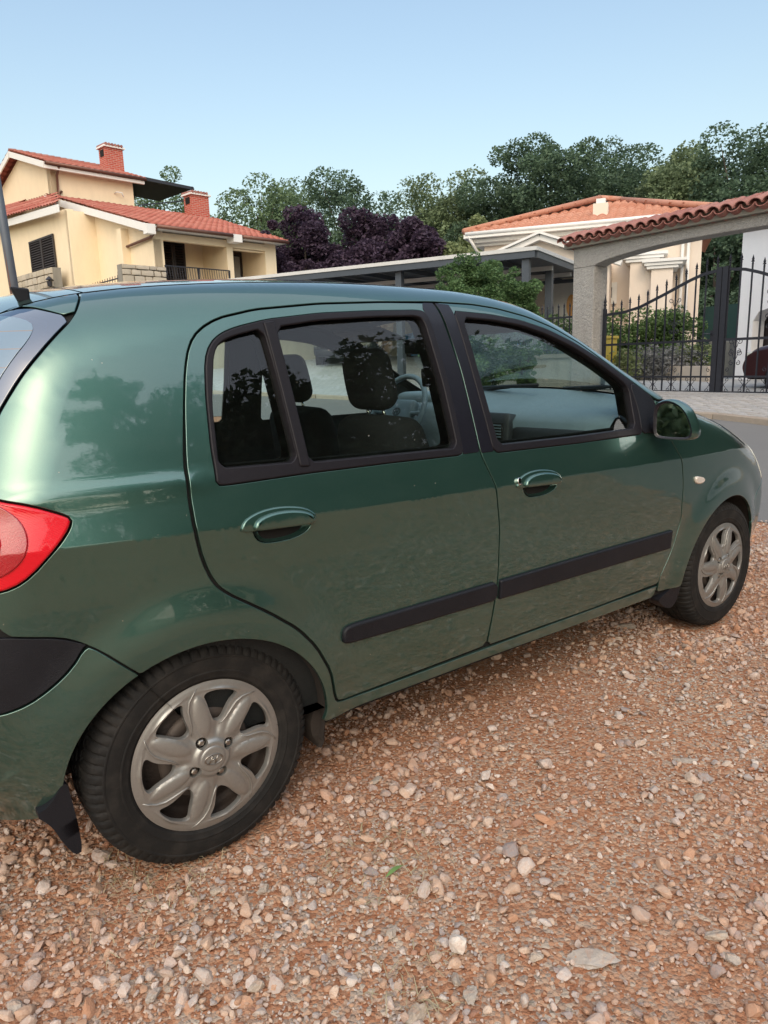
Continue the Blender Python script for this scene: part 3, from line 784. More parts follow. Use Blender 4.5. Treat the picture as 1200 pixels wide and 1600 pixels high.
# underbody and wheel wells
mb = MB(); mb.box((1.25, CY, .30), (1.55, 1.42, .14)); mb.box((-.33, CY, .33), (.36, 1.2, .16)); mb.box((2.9, CY, .33), (.3, 1.2, .16))
mb.box((0, CY, .35), (.55, .9, .2)); mb.box((2.45, CY, .35), (.6, .9, .2)); mb.build('underbody', MATS['wheel_well'], car)
for cx, A in ((0., AR), (2.452, AF)):
    for s in (0, 1):
        mb = MB(); n = 26; v = []
        for i in range(n+1):
            a = math.radians(-15 + 210*i/n)
            for y in (.012, .12, .26):
                Y_ = y + float(surf_y(A[0] + A[2]*math.cos(a), max(.26, A[1] + A[3]*math.sin(a))))*(y < .05)
                v.append((A[0] + (A[2]+.006)*math.cos(a), Y_ if not s else 2*CY - Y_, A[1] + (A[3]+.006)*math.sin(a)))
        f = [(i*3+j, i*3+j+1, (i+1)*3+j+1, (i+1)*3+j) for i in range(n) for j in range(2)]
        mb.add(v, f); yb = .26 if not s else 2*CY - .26
        mb.add([(A[0] + .34*math.cos(math.radians(t_)), yb, A[1] + .32*math.sin(math.radians(t_))) for t_ in range(-10, 200, 15)], [tuple(range(14))])
        mb.build('wheel_well', MATS['wheel_well'], car, True)

# wheels
def tyre_mesh():
    R = .289; prof = [(.186,.010),(.192,.001),(.200,-.006),(.212,-.0075),(.214,-.0086),(.217,-.0086),(.219,-.0075),(.235,-.009),(.250,-.0065),(.252,-.0075),(.255,-.0075),(.257,-.0055),(.268,-.002),
                      (.276,.004),(.282,.012),(.286,.024),(.2885,.040),(.289,.052),(.289,.056),(.283,.0575),(.283,.0625),(.289,.064),(.289,.085),(.283,.0865),(.283,.0935),(.289,.095),(.289,.116),
                      (.283,.1175),(.283,.1225),(.289,.124),(.2885,.140),(.286,.156),(.282,.166),(.270,.176),(.235,.186),(.19,.170)]
    n = 288; v = []
    for k in range(n):
        a = 2*PI*k/n
        for i, (r, h) in enumerate(prof):
            rr, aa = r, a
            lug = (k % 4) in (0,)
            if 12 <= i <= 17 and lug: rr -= .0055
            if 19 <= i <= 29 and r > .285 and ((k + i) % 6 == 0): rr -= .005
            if i in (12, 13, 14) and lug: h = h + .0015
            v.append((rr*math.cos(aa), h, rr*math.sin(aa)))
    m = len(prof); f = [(k*m+i, k*m+i+1, ((k+1) % n)*m+i+1, ((k+1) % n)*m+i) for k in range(n) for i in range(m-1)]
    me = mesh('tyre', v, f, MATS['tyre_rubber'], True); me.set_sharp_from_angle(angle=math.radians(24)); return me
def hub_h(r, a):
    """face height (towards the viewer) of the wheel cover; a is the angle inside one of seven sectors"""
    sec = 2*PI/7; u = (a/(sec/2))
    dome = .010*(1 - smooth(.03, .19, r)) + .004*(1-smooth(.16, .192, r))
    ex = (r - .112)/.052; ey = (r*np.sin(a + .05))/.0185
    pet = .0062*np.sqrt(np.maximum(0, 1 - ex*ex - ey*ey))
    ridge = .0055*np.abs(u)**2*smooth(.06, .12, r)*(1-smooth(.172, .178, r))
    dip = -.007*np.exp(-((np.abs(u)-1)/.28)**2)*smooth(.045, .08, r)*(1-smooth(.160, .172, r))
    rim = .0022*(smooth(.170, .174, r) - smooth(.184, .1926, r))
    core = .008*(1-smooth(.040, .052, r))
    return .002 + dome + pet + ridge + dip + rim + core
HB = math.radians(99.7)
def hubcap_parts():
    ring = np.array([(.1926*math.cos(a), .1926*math.sin(a)) for a in np.linspace(0, 2*PI, 145)[:-1]])
    holes = []
    for k in range(7):
        c = HB + 2*PI*(k+.5)/7
        pts = [(.088, 0), (.093, -.10), (.106, -.165), (.138, -.215), (.1675, -.262), (.1725, 0), (.169, .235), (.142, .15), (.112, .115), (.094, .085)]
        P = [(r*math.cos(c - a*1.22), r*math.sin(c - a*1.22)) for r, a in pts]
        H = resample(chaikin(P, 2), .0035); holes.append(H if area(H) > 0 else H[::-1])
    B0 = math.radians(116)
    for k in range(4):
        a = B0 + k*PI/2; x, y = .0505*math.cos(a), .0505*math.sin(a)
        holes.append(np.array([(x+.0145*math.cos(t_), y+.0145*math.sin(t_)) for t_ in np.linspace(0, 2*PI, 21)[:-1]]))
    g = []
    for r in np.arange(.003, .192, .0034):
        n = max(6, int(2*PI*r/.0038)); a = np.linspace(0, 2*PI, n, endpoint=False) + r*37; g.append(np.stack([r*np.cos(a), r*np.sin(a)], 1))
    g = np.vstack(g); m = np.ones(len(g), bool)
    for h in holes: m &= ~inside(h, g)
    g = g[m]
    for h in holes:
        if len(g): g = g[seg_dist(h, g) > .0014]
    V, F, _ = cdt_fill([ring] + holes, g)
    def H(x, y):
        r = np.hypot(x, y); a = np.arctan2(y, x) - HB; sec = 2*PI/7; a = (a + sec/2) % sec - sec/2; return hub_h(r, a)
    hz = H(V[:, 0], V[:, 1]); verts = [np.stack([V[:, 0], -hz, V[:, 1]], 1)]; base = len(V); faces = [tuple(f) for f in F]
    for L in holes:                                     # walls of the openings
        n = len(L); h = H(L[:, 0], L[:, 1]); c = L.mean(0)
        Q = c + (L - c)*.955
        verts += [np.stack([L[:, 0], -h, L[:, 1]], 1), np.stack([Q[:, 0], -h + .004, Q[:, 1]], 1), np.stack([Q[:, 0], -h + .014, Q[:, 1]], 1)]
        for q in range(2):
            faces += [(base+q*n+i, base+q*n+n+i, base+q*n+n+(i+1) % n, base+q*n+(i+1) % n) for i in range(n)]
        base += 3*n
    me = mesh('hubcap', np.vstack(verts), faces, MATS['hubcap_silver'], True); me.set_sharp_from_angle(angle=math.radians(32))
    return me, holes
HUB_ME, HUB_HOLES = hubcap_parts(); TYRE_ME = tyre_mesh()
def wheel():
    w = empty('wheel'); w.parent = car
    link('tyre', TYRE_ME, w); hc = link('hubcap', HUB_ME, w)
    for k in range(7):
        c = HB + 2*PI*(k+.5)/7; e = MB(); P = []; RR = []
        for r, a in ((.083,.02),(.090,.085),(.103,.135),(.122,.175),(.142,.212),(.160,.272),(.174,.345),(.183,.395)):
            t_ = c - a*1.22 - .03; aa = t_ - HB; sec = 2*PI/7; aa = (aa + sec/2) % sec - sec/2
            P.append((r*math.cos(t_), -float(hub_h(np.array(r), np.array(aa))) - .0006, r*math.sin(t_))); RR.append(.0032*math.sin(PI*min(1, (r-.078)/.108))**.7 + .0003)
        e.tube(P, RR, 6); e.build('spoke_ridge', MATS['hubcap_silver'], hc, True)
    mb = MB(); mb.lathe([(.184,.006),(.178,.014),(.172,.03),(.168,.05),(.15,.052),(.12,.034),(.085,.030),(.06,.034),(.03,.036),(.001,.036)], n=64, axis='y'); mb.build('steel_rim', MATS['steel_wheel_dark'], w, True)
    MB().lathe([(.118,.030),(.112,.020),(.092,.018),(.074,.026)], n=48, axis='y').build('brake_drum', MATS['brake_drum'], w, True)
    for k in range(7):
        a = HB + 2*PI*(k+.2)/7
        MB().lathe([(.016,.028),(.015,.034),(.001,.034)], (.135*math.cos(a), 0, .135*math.sin(a)), 14, 'y').build('vent_hole', MATS['gap_black'], w)
    for k in range(4):
        a = math.radians(116) + k*PI/2
        mb = MB(); c = (.0505*math.cos(a), 0, .0505*math.sin(a))
        mb.lathe([(.0142,.012),(.0142,-.004),(.0125,.004),(.0098,.004)], c, 20, 'y')
        mb.lathe([(.0098,.006),(.0098,-.012),(.0085,-.0145),(.006,-.0165),(.0005,-.0175)], c, 6, 'y')
        mb.build('wheel_bolt', MATS['steel_bolt'], hc)
    cap = MB().lathe([(.0335,-.012),(.0335,-.0235),(.0315,-.026),(.027,-.0268),(.018,-.0272),(.0005,-.0275)], n=40, axis='y').build('centre_cap', MATS['chrome'], hc, True)
    cap.data.materials[0] = MATS['hubcap_silver']
    e = MB(); E = []
    for i in range(29):
        a = 2*PI*i/28; E.append((.0225*math.cos(a), -.0282, .0130*math.sin(a)))
    e.tube(E, .0016, 6, False)
    for s in (-1, 1): e.tube([(s*.0080+.0032, -.0284, .0095), (s*.0065, -.0284, .0), (s*.0080-.0032, -.0284, -.0095)], [.0022, .0017, .0022], 6)
    e.tube([(-.0062, -.0284, -.0012), (0, -.0284, .0006), (.0062, -.0284, .0016)], .0016, 6)
    eo = e.build('emblem', MATS['steel_bolt'], cap, True); eo.rotation_euler = (0, math.radians(8), 0)
    return w
W0 = wheel(); W0.location = (0, 0, .285)
def copy_tree(o, parent=None, loc=None, rot=None, **k):
    c = o.copy(); COL.objects.link(c); c.parent = parent
    if loc is not None: c.location = loc
    if rot is not None: c.rotation_euler = rot
    prop(c, **k)
    for ch in o.children: copy_tree(ch, c)
    return c
copy_tree(W0, car, (2.455, 0, .285), (0, math.radians(-25), 0))
copy_tree(W0, car, (0, 2*CY, .285), (0, 0, PI)); copy_tree(W0, car, (2.455, 2*CY, .285), (0, 0, PI))

# mud flaps
def flap(name, P, y0, thick, lean, mat=MATS['black_bumper_plastic']):
    P = resample(chaikin(P, 1), .012); P = P if area(P) > 0 else P[::-1]
    V, F, _ = cdt_fill([P], np.zeros((0, 2))); n = len(V)
    v = [(x, y0 + lean(x, z), z) for x, z in V] + [(x, y0 + thick + lean(x, z), z) for x, z in V]
    f = [tuple(q) for q in F] + [tuple(n + i for i in q[::-1]) for q in F]; m = len(P)
    f += [(i, n+i, n+(i+1) % m, (i+1) % m) for i in range(m)]
    o = link(name, mesh(name, v, f, mat), car); return autosmooth(o, 45)
flap('mud_flap', [(-.392,.268),(-.36,.285),(-.325,.345),(-.318,.30),(-.310,.22),(-.306,.148),(-.322,.142),(-.345,.185),(-.362,.235)], .015, .03, lambda x, z: .06*(.35-z) + .3*max(0, -.33-x))
flap('mud_flap', [(2.085,.30),(2.11,.40),(2.118,.42),(2.125,.36),(2.118,.27),(2.105,.20),(2.07,.172),(2.02,.185),(1.95,.235),(2.03,.262)], -.012, .05, lambda x, z: .10*max(0,.30-z))
flap('mud_flap', [(.318,.300),(.345,.292),(.352,.262),(.345,.175),(.325,.165),(.300,.24)], .02, .16, lambda x, z: .0, MATS['wheel_well'])

# door mirror
def mirror(side):
    m = empty('door_mirror'); m.parent = fdoor if side > 0 else fdoor2
    s = side; yy = lambda y: y if s > 0 else 2*CY - y
    ring = np.array([(-.052,.930),(-.048,1.020),(-.060,1.048),(-.100,1.058),(-.145,1.030),(-.172,.975),(-.180,.935),(-.170,.916),(-.12,.915),(-.065,.918)])   # (y, z)
    ring = resample(chaikin(ring, 2), .012); cen = ring.mean(0)
    st = [(1.787, 1.00, 0), (1.800, 1.05, 0), (1.83, 1.075, -.003), (1.865, 1.03, -.006), (1.90, .88, -.004), (1.925, .66, .0), (1.94, .38, .004), (1.945, .05, .004)]
    v = []; f = []; n = len(ring)
    for x, k_, dy in st:
        q = cen + (ring - cen)*k_ + [dy, 0]; 
        for y, z in q: v.append((1.787 + (x-1.787)*.55 - (y+.05)*.35, yy(y), z))
    for r_ in range(len(st)-1): f += [(r_*n+i, r_*n+(i+1) % n, (r_+1)*n+(i+1) % n, (r_+1)*n+i) for i in range(n)]
    if s > 0: f = [q[::-1] for q in f]
    link('mirror_housing', mesh('mirror_housing', v, f, P_, True), m)
    v = []; q1 = cen + (ring-cen)*1.0; q2 = cen + (ring-cen)*.90
    for q, dx in ((q1, .0), (q2, .004), (q2, .012)):
        for y, z in q: v.append((1.787 + dx - (y+.05)*.35, yy(y), z))
    f = [(r_*n+i, (r_+1)*n+i, (r_+1)*n+(i+1) % n, r_*n+(i+1) % n) for r_ in range(2) for i in range(n)]
    link('mirror_rim', mesh('mirror_rim', v, f, TAPE), m)
    v = [(1.799 - (y+.05)*.35, yy(y), z) for y, z in q2]
    v = [(x + (z-.985)*.09, y, z) for x, y, z in v]; link('mirror_glass', mesh('mirror_glass', v, [tuple(range(n))], MATS['mirror_glass']), m)
    mb = MB(); mb.tube([(1.86, yy(.0), .955), (1.845, yy(-.03), .952), (1.835, yy(-.08), .955)], [.034, .026, .024], 12); mb.build('mirror_foot', MATS['black_bumper_plastic'], m, True)
mirror(1); mirror(-1)

# ---- interior
ID, SF, DB, DD = MATS['interior_dark'], MATS['seat_fabric'], MATS['dashboard_blue_grey'], MATS['dashboard_dark']
mb = MB(); mb.box((1.0, CY, .40), (2.1, 1.36, .06)); mb.box((-.20, CY, .62), (.30, 1.2, .5)); mb.build('cabin_floor', ID, car)
def front_seat(y):
    s = empty('front_seat'); s.parent = car; s.location = (.0, y, 0)
    wz = lambda V: np.stack([V[:, 0] - .04*np.cos(V[:, 1]*6), V[:, 1]*(1 - .20*smooth(.05, .34, V[:, 2])), V[:, 2] - .35*V[:, 1]**2*smooth(.1, .3, V[:, 2])], 1)
    softbox('seat_base', (.50, .48, .20), .07, SF, s, (1.24, 0, .50), (0, math.radians(-8), 0))
    softbox('backrest', (.13, .48, .68), .055, SF, s, (.945, 0, .725), (0, math.radians(-14), 0), wz, n=14)
    hw = lambda V: np.stack([V[:, 0], V[:, 1]*(1.02 + .13*np.cos((V[:, 2]+.02)*15)) , V[:, 2]], 1)
    softbox('headrest', (.095, .195, .205), .045, SF, s, (.835, 0, 1.165), (0, math.radians(-12), 0), hw, n=12)
    for d in (-.045, .045):
        MB().tube([(.852, d, 1.09), (.872, d, 1.0)], .006, 8).build('headrest_post', MATS['chrome'], s, True)
    return s
FS = front_seat(.42); copy_tree(FS, car, (.14, 1.18, 0))
rb = empty('rear_bench'); rb.parent = car
softbox('seat_base', (.50, 1.25, .18), .07, SF, rb, (.36, CY, .58))
softbox('backrest', (.14, 1.28, .50), .06, SF, rb, (.08, CY, .80), (0, math.radians(-16), 0), n=14)
for y in (.42, 1.18):
    softbox('headrest', (.09, .24, .13), .045, SF, rb, (-.01, y, 1.04), (0, math.radians(-14), 0), n=8)
# dashboard
def dash():
    prof = [(1.76,.60),(1.75,.75),(1.735,.88),(1.735,.955),(1.765,.985),(1.84,1.0),(1.95,1.010),(2.03,1.020),(2.09,1.028),(2.13,.95),(2.1,.6)]
    n = 26; v = []; m = len(prof)
    for k in range(n+1):
        y = .10 + 1.40*k/n; b = .02*math.sin(PI*k/n); d = float(smooth(.98, 1.04, np.array(y))*(1-smooth(1.36, 1.42, np.array(y)))); cr = 1-((y-CY)/.7)**2
        for i, (x, z) in enumerate(prof):
            v.append((x - b - (.04*d if i < 6 else 0), y, z + (.052*cr*(i in (8, 9)) + .035*cr*(i == 7) + .018*cr*(i == 6) + .008*cr*(i == 5)) + d*(.035 if 3 <= i <= 5 else 0)))
    f = [(k*m+i, k*m+i+1, (k+1)*m+i+1, (k+1)*m+i) for k in range(n) for i in range(m-1)]
    o = link('dashboard', mesh('dashboard', v, f, DB, True), car); autosmooth(o, 50); o.data.flip_normals()
    softbox('glovebox_lid', (.03, .44, .20), .012, DD, o, (1.722, .38, .835), (0, math.radians(4), 0), n=6)
    softbox('centre_stack', (.06, .32, .34), .014, DD, o, (1.705, CY-.06, .82), (0, math.radians(5), 0), n=6)
    for y in (.65, .84):
        mb = MB(); mb.box((1.672, y, .915), (.012, .105, .07)); vn = mb.build('air_vent', MATS['gap_black'], o)
        for k in range(5):
            MB().box((1.664, y, .890 + .0125*k), (.008, .098, .005)).build('vent_slat', DB, vn)
    MB().lathe([(.012,0),(.011,-.008),(.001,-.009)], (1.668, .745, .868), 14, 'y').build('hazard_button', MATS['red_lens'], o)
    softbox('instrument_hood', (.16, .40, .07), .03, DB, o, (1.80, 1.20, 1.035), n=8)
    return o
dash()
sw = empty('steering_wheel', (1.555, 1.18, .985)); sw.parent = car; sw.rotation_euler = (0, math.radians(-64), 0)
E = [(.185*math.cos(2*PI*i/40), .185*math.sin(2*PI*i/40), 0) for i in range(41)]
MB().tube(E, .0135, 10, False).build('wheel_rim', DB, sw, True)
softbox('horn_pad', (.15, .20, .05), .022, DB, sw, (-.005, 0, -.02), n=8)
for a in (90, 270, 215, 145):
    a = math.radians(a); MB().tube([(.05*math.cos(a), .05*math.sin(a), -.02), (.18*math.cos(a), .18*math.sin(a), 0)], .013, 8).build('spoke', DB, sw, True)
e = MB(); e.tube([(.018*math.cos(2*PI*i/24), .026*math.sin(2*PI*i/24), .0062) for i in range(25)], .0022, 6, False)
for s in (-1, 1): e.tube([(.012, s*.009-.003, .0064), (-.012, s*.009+.003, .0064)], .002, 6)
e.tube([(0, -.009, .0064), (.002, .009, .0064)], .002, 6); e.build('emblem', MATS['dashboard_dark'], sw, True)
rm = empty('interior_mirror', (1.415, CY, 1.285)); rm.parent = car; rm.rotation_euler = (0, math.radians(-6), math.radians(8))
softbox('mirror_case', (.03, .23, .068), .014, DD, rm, n=6)
MB().box((-.0165, 0, 0), (.002, .21, .054)).build('mirror_face', MATS['mirror_glass'], rm)
MB().tube([(.01, 0, .02), (.05, 0, .075)], .008, 8).build('mirror_stem', DD, rm, True)
MB().tube([(.02, .02, -.03), (.015, .02, -.10)], .0015, 5).build('hanging_cord', DD, rm)
softbox('air_freshener', (.02, .05, .08), .009, ID, rm, (.012, .02, -.135), n=4)
# belts, sun visors, wipers
mb = MB(); mb.bar((.905, .135, 1.20), (.93, .045, .55), .045, .003, up=(0, 1, 0)); mb.build('seat_belt', MATS['belt_webbing'], car)
MB().box((.90, .128, 1.17), (.05, .02, .09)).build('belt_anchor', MATS['belt_webbing'], car)
softbox('sun_visor', (.15, .36, .02), .009, MATS['headliner_grey'], car, (1.36, .46, 1.345), (0, math.radians(18), 0), n=4)
softbox('sun_visor', (.15, .36, .02), .009, MATS['headliner_grey'], car, (1.36, 1.14, 1.345), (0, math.radians(18), 0), n=4)
for y0, y1, x0, x1 in ((1.35, .88, 2.12, 2.02), (.80, .36, 2.13, 2.06)):
    wp = MB(); wp.tube([(x0, y0, 1.045), (x1, y1, 1.085)], .006, 6); wp.tube([(x1+.03, y1+.25, 1.080), (x1-.05, y1-.22, 1.10)], .008, 6); wp.build('wiper', MATS['black_bumper_plastic'], car, True)
# small black fin on the tail end of the roof
fx, fy, fz = .095, -.165, .012
fin = MB(); fin.add([(x+fx, y+fy, z+fz) for x, y, z in [(-.325,.50,1.370),(-.300,.50,1.370),(-.300,.50,1.402),(-.340,.50,1.405),(-.325,.52,1.370),(-.300,.52,1.370),(-.300,.52,1.402),(-.340,.52,1.405)]],
                    [(0,1,2,3),(7,6,5,4),(0,4,5,1),(1,5,6,2),(2,6,7,3),(3,7,4,0)]); bevel(fin.build('roof_fin', MATS['black_bumper_plastic'], car), .004)
# ------------------------------------------------------------------ the ground
def pol(az, t, z=None):
    a = math.radians(az); x, y = CAM[0] + t*math.sin(a), CAM[1] + t*math.cos(a)
    return (x, y) if z is None else (x, y, z)
GA = math.radians(3.0); G0 = np.array([10.9, 4.55]); GD = np.array([math.sin(GA), math.cos(GA)]); GN = np.array([GD[1], -GD[0]])
def gpt(s, z=0., off=0.):
    p = G0 + GD*s + GN*off; return (p[0], p[1], z)
_ctl = [(0,0,0),(2.5,0,0),(1.2,1.6,0),(3.3,.4,0),(3.2,2.5,.0),(0,5,0),(-4,4,0),(-4,-3,0),(0,-3,0),(3.4,-3,0),(1,-6,0),(-8,-8,0),(-8,6,0),(0,-14,0),(3.5,7,.05),(2.5,12,.12),(-6,14,.1),
        pol(66,5.7,.05), pol(63,10.1,.39), pol(66,9.6,.36), pol(80,8.6,.30), pol(50,11.7,.45), pol(34.3,14.5,.53), pol(24.4,16.5,.665), pol(15,19,.8),
        gpt(0,.56), gpt(3,.57), gpt(-3,.56), gpt(5.5,.60), gpt(-8,.5), pol(34.3,19.5,1.30), pol(24.4,20.5,1.19), pol(29,20,1.25), pol(15,24,1.3), pol(39,19.5,1.25),
        pol(60,20,.72), pol(50,18,.85), pol(66,16,.62), pol(60,35,1.0), pol(45,35,1.4), pol(25,45,1.6), pol(5,45,1.4), pol(80,40,.6), pol(100,30,.2), pol(140,30,-.1),
        pol(200,40,-.1), pol(260,40,0), pol(320,40,.4), pol(45,70,1.6), pol(10,80,1.6), pol(80,80,1.0), pol(180,80,-.2), pol(270,80,0.)]
_ctl = np.array(_ctl, float)
def _tps(r2): return np.where(r2 > 0, r2*np.log(np.maximum(r2, 1e-12))*.5, 0)
_n = len(_ctl); _K = _tps(((_ctl[:, None, :2] - _ctl[None, :, :2])**2).sum(2)) + np.eye(_n)*.02
_Pm = np.hstack([np.ones((_n, 1)), _ctl[:, :2]])
_S = np.linalg.solve(np.block([[_K, _Pm], [_Pm.T, np.zeros((3, 3))]]), np.r_[_ctl[:, 2], 0, 0, 0])
def gh(x, y):
    x = np.asarray(x, float); y = np.asarray(y, float); R = np.hypot(x, y); k = np.minimum(1, 75/np.maximum(R, 1e-6))
    q = np.stack([np.ravel(x*k), np.ravel(y*k)], 1)
    v = _tps(((q[:, None, :] - _ctl[None, :, :2])**2).sum(2)) @ _S[:_n] + _S[_n] + q @ _S[_n+1:]
    v = v.reshape(x.shape)
    near = smooth(4.6, 3.2, np.hypot((x-1.2)*.8, y-.5))          # level stand under the car
    return v*(1-near)
def ghf(x, y): return float(gh(np.array([x]), np.array([y]))[0])
def sheet(name, X, Y, mat, lift=0., kind='structure', keep=None, smooth_=True, zf=None, **k):
    Z = (zf(X, Y) if zf else gh(X, Y)) + lift; V = np.stack([X.ravel(), Y.ravel(), Z.ravel()], 1); n, m = X.shape
    i = np.arange(n-1)[:, None]*m + np.arange(m-1)[None]; F = np.stack([i, i+1, i+m+1, i+m], -1).reshape(-1, 4)
    if keep is not None:
        c = V[F].mean(1); F = F[keep(c[:, 0], c[:, 1])]
    return link(name, fastmesh(name, V, F, mat, smooth_), kind=kind, **k)
g = np.sinh(np.linspace(-6.2, 6.2, 260))/math.sinh(6.2)*900
X, Y = np.meshgrid(g + 2, g + 3, indexing='ij')
sheet('ground', X, Y, MATS['dry_ground'], -.03)
# kerb line: points with bearing / distance, then road on this side and paving beyond
KERB = np.array([pol(98, 8.6), pol(80, 8.75), pol(66, 9.6), pol(62.9, 10.1), pol(50, 11.75), pol(42, 13.1), pol(34.3, 14.5), pol(29, 15.4), pol(24.4, 16.5), pol(15, 19), pol(5, 22.5), pol(-2, 26)])
def kerb_x(y): return np.interp(y, *(KERB[np.argsort(KERB[:, 1])][:, [1, 0]].T))
def edge_x(y):                                              # ragged edge between gravel and road
    return kerb_x(y)*.0 + 4.55 + .16*np.sin(y*1.9) + .1*np.sin(y*4.7+1) + .05*np.sin(y*11.) + .02*np.maximum(y, 0)**1.2
ys = np.linspace(-12, 27, 320)
# gravel yard
gx = np.linspace(-9, 1, 150); 
u = np.r_[np.linspace(0, 1, 220)]
X = np.array([[-9 + (edge_x(y)+.25+9)*q for q in u] for y in ys]); Yy = np.array([[y]*len(u) for y in ys])
def rough(X, Y):
    r = gh(X, Y)
    return r + .008*np.sin(X*3.1+Y*1.7)*np.cos(Y*2.3-X) + .004*np.sin(X*9.3+Y*4)*np.sin(Y*8.1)
yard = sheet('gravel_yard', X, Yy, MATS['red_gravel_soil'], -.002, zf=rough)
u = np.linspace(0, 1, 40)
X = np.array([[edge_x(y) + (kerb_x(y)-.06-edge_x(y))*q for q in u] for y in ys]); Yy = np.array([[y]*len(u) for y in ys])
sheet('road', X, Yy, MATS['asphalt'], .004)
u = np.linspace(0, 1, 50)
X = np.array([[kerb_x(y)+.1 + (26-kerb_x(y))*q**1.3 for q in u] for y in ys]); Yy = np.array([[y]*len(u) for y in ys])
pav = sheet('pavement', X, Yy, MATS['grey_block_paving'], .035)
# kerb stones
L = resample(KERB, .02, False); L = L[(L[:, 1] > -3) & (L[:, 1] < 20)]
s = np.r_[0, np.cumsum(np.linalg.norm(np.diff(L, axis=0), axis=1))]
rng = np.random.default_rng(3); q = 0.; ks = None
while q < s[-1] - 1.:
    a = np.array([np.interp(q, s, L[:, k]) for k in (0, 1)]); b = np.array([np.interp(q+.985, s, L[:, k]) for k in (0, 1)]); c = (a+b)/2
    if ks is None:
        o = MB().box((0, 0, 0), (.98, .14, .22)).build('kerb_stone', MATS['kerb_stone'], pav); bevel(o, .012); ks = o.data
    else:
        o = link('kerb_stone', ks, pav); bevel(o, .012)
    o.location = (c[0]+.02, c[1], ghf(*c) - .035 + rng.uniform(-.004, .004)); d = b-a
    o.rotation_euler = (0, -math.atan2(ghf(*b)-ghf(*a), 1.), math.atan2(d[1], d[0]))
    q += 1.
# block paving of the drive in front of the gate: each block laid separately
_v, _f2 = rbox((.192, .093, .05), .008, 2); pv = mesh('paver', _v, _f2, MATS['paver_stone'])
far = MB(); cand = []
for r in range(0, 42):
    for c in range(-12, 28):
        u_, v_ = -.30 - r*.1, c*.2 + (r % 2)*.1 - 1.8
        p = G0 + GD*v_ + GN*(-.02 + u_)
        if p[0] < kerb_x(p[1]) + .13 or v_ < -2.6 or v_ > 3.2: continue
        cand.append((math.hypot(p[0]-CAM[0], p[1]-CAM[1]), p))
cand.sort(key=lambda a: a[0]); ga = math.atan2(GD[1], GD[0])
for i, (d_, p) in enumerate(cand):
    z = ghf(*p) + .030 + rng.uniform(-.004, .005)
    if i < 290:
        o = link('paver', pv, pav, (p[0], p[1], z), (rng.uniform(-.02, .02), rng.uniform(-.02, .02) - .06, ga + rng.uniform(-.015, .015)))
    else: far.box((p[0], p[1], z), (.19, .09, .05), ga)
if far.v: far.build('paver', MATS['paver_stone'], pav, kind='stuff')

# gravel: crushed limestone lying on the soil (instances of a few stone shapes)
def stone_mesh(seed, flat=.6, ang=.3, sub=2, mat='gravel_stone'):
    bm = bmesh.new(); bmesh.ops.create_icosphere(bm, subdivisions=sub, radius=1.)
    r = np.random.default_rng(seed); sc = np.array([1, r.uniform(.6, .95), flat*r.uniform(.7, 1.15)])
    pl = [(lambda n: (n/np.linalg.norm(n), r.uniform(.46, .80)))(r.normal(size=3)) for _ in range(13)]
    for v in bm.verts:
        p = np.array(v.co)
        for n, d in pl:
            k = p @ n
            if k > d: p = p - n*(k-d)
        p *= 1 + ang*.12*r.normal()
        v.co = p*sc
    me = bpy.data.meshes.new('stone'); bm.to_mesh(me); bm.free(); me.materials.append(MATS[mat]); return me
stones = bpy.data.collections.new('stone_shapes')
for i in range(9):
    o = bpy.data.objects.new('stone_shape_%02d' % i, stone_mesh(40+i, .66, .3, 2)); stones.objects.link(o)
def scatter(name, P, S, R, coll, **k):
    me = bpy.data.meshes.new(name); me.vertices.add(len(P)); me.vertices.foreach_set('co', P.astype(np.float32).ravel())
    a = me.attributes.new('sc', 'FLOAT_VECTOR', 'POINT'); a.data.foreach_set('vector', S.astype(np.float32).ravel())
    a = me.attributes.new('rt', 'FLOAT_VECTOR', 'POINT'); a.data.foreach_set('vector', R.astype(np.float32).ravel())
    o = link(name, me, **k); ng = bpy.data.node_groups.new(name, 'GeometryNodeTree')
    ng.interface.new_socket('Geometry', in_out='INPUT', socket_type='NodeSocketGeometry'); ng.interface.new_socket('Geometry', in_out='OUTPUT', socket_type='NodeSocketGeometry')
    N = ng.nodes; gi = N.new('NodeGroupInput'); go = N.new('NodeGroupOutput'); ip = N.new('GeometryNodeInstanceOnPoints'); ci = N.new('GeometryNodeCollectionInfo')
    ci.inputs[0].default_value = coll; ci.inputs['Separate Children'].default_value = True; ci.inputs['Reset Children'].default_value = True
    at_s = N.new('GeometryNodeInputNamedAttribute'); at_s.data_type = 'FLOAT_VECTOR'; at_s.inputs[0].default_value = 'sc'
    at_r = N.new('GeometryNodeInputNamedAttribute'); at_r.data_type = 'FLOAT_VECTOR'; at_r.inputs[0].default_value = 'rt'
    er = N.new('FunctionNodeEulerToRotation')
    lk = ng.links.new; lk(gi.outputs[0], ip.inputs['Points']); lk(ci.outputs[0], ip.inputs['Instance']); ip.inputs['Pick Instance'].default_value = True
    lk(at_s.outputs[0], ip.inputs['Scale']); lk(at_r.outputs[0], er.inputs[0]); lk(er.outputs[0], ip.inputs['Rotation']); lk(ip.outputs[0], go.inputs[0])
    m = o.modifiers.new('scatter', 'NODES'); m.node_group = ng; return o
rng = np.random.default_rng(11)
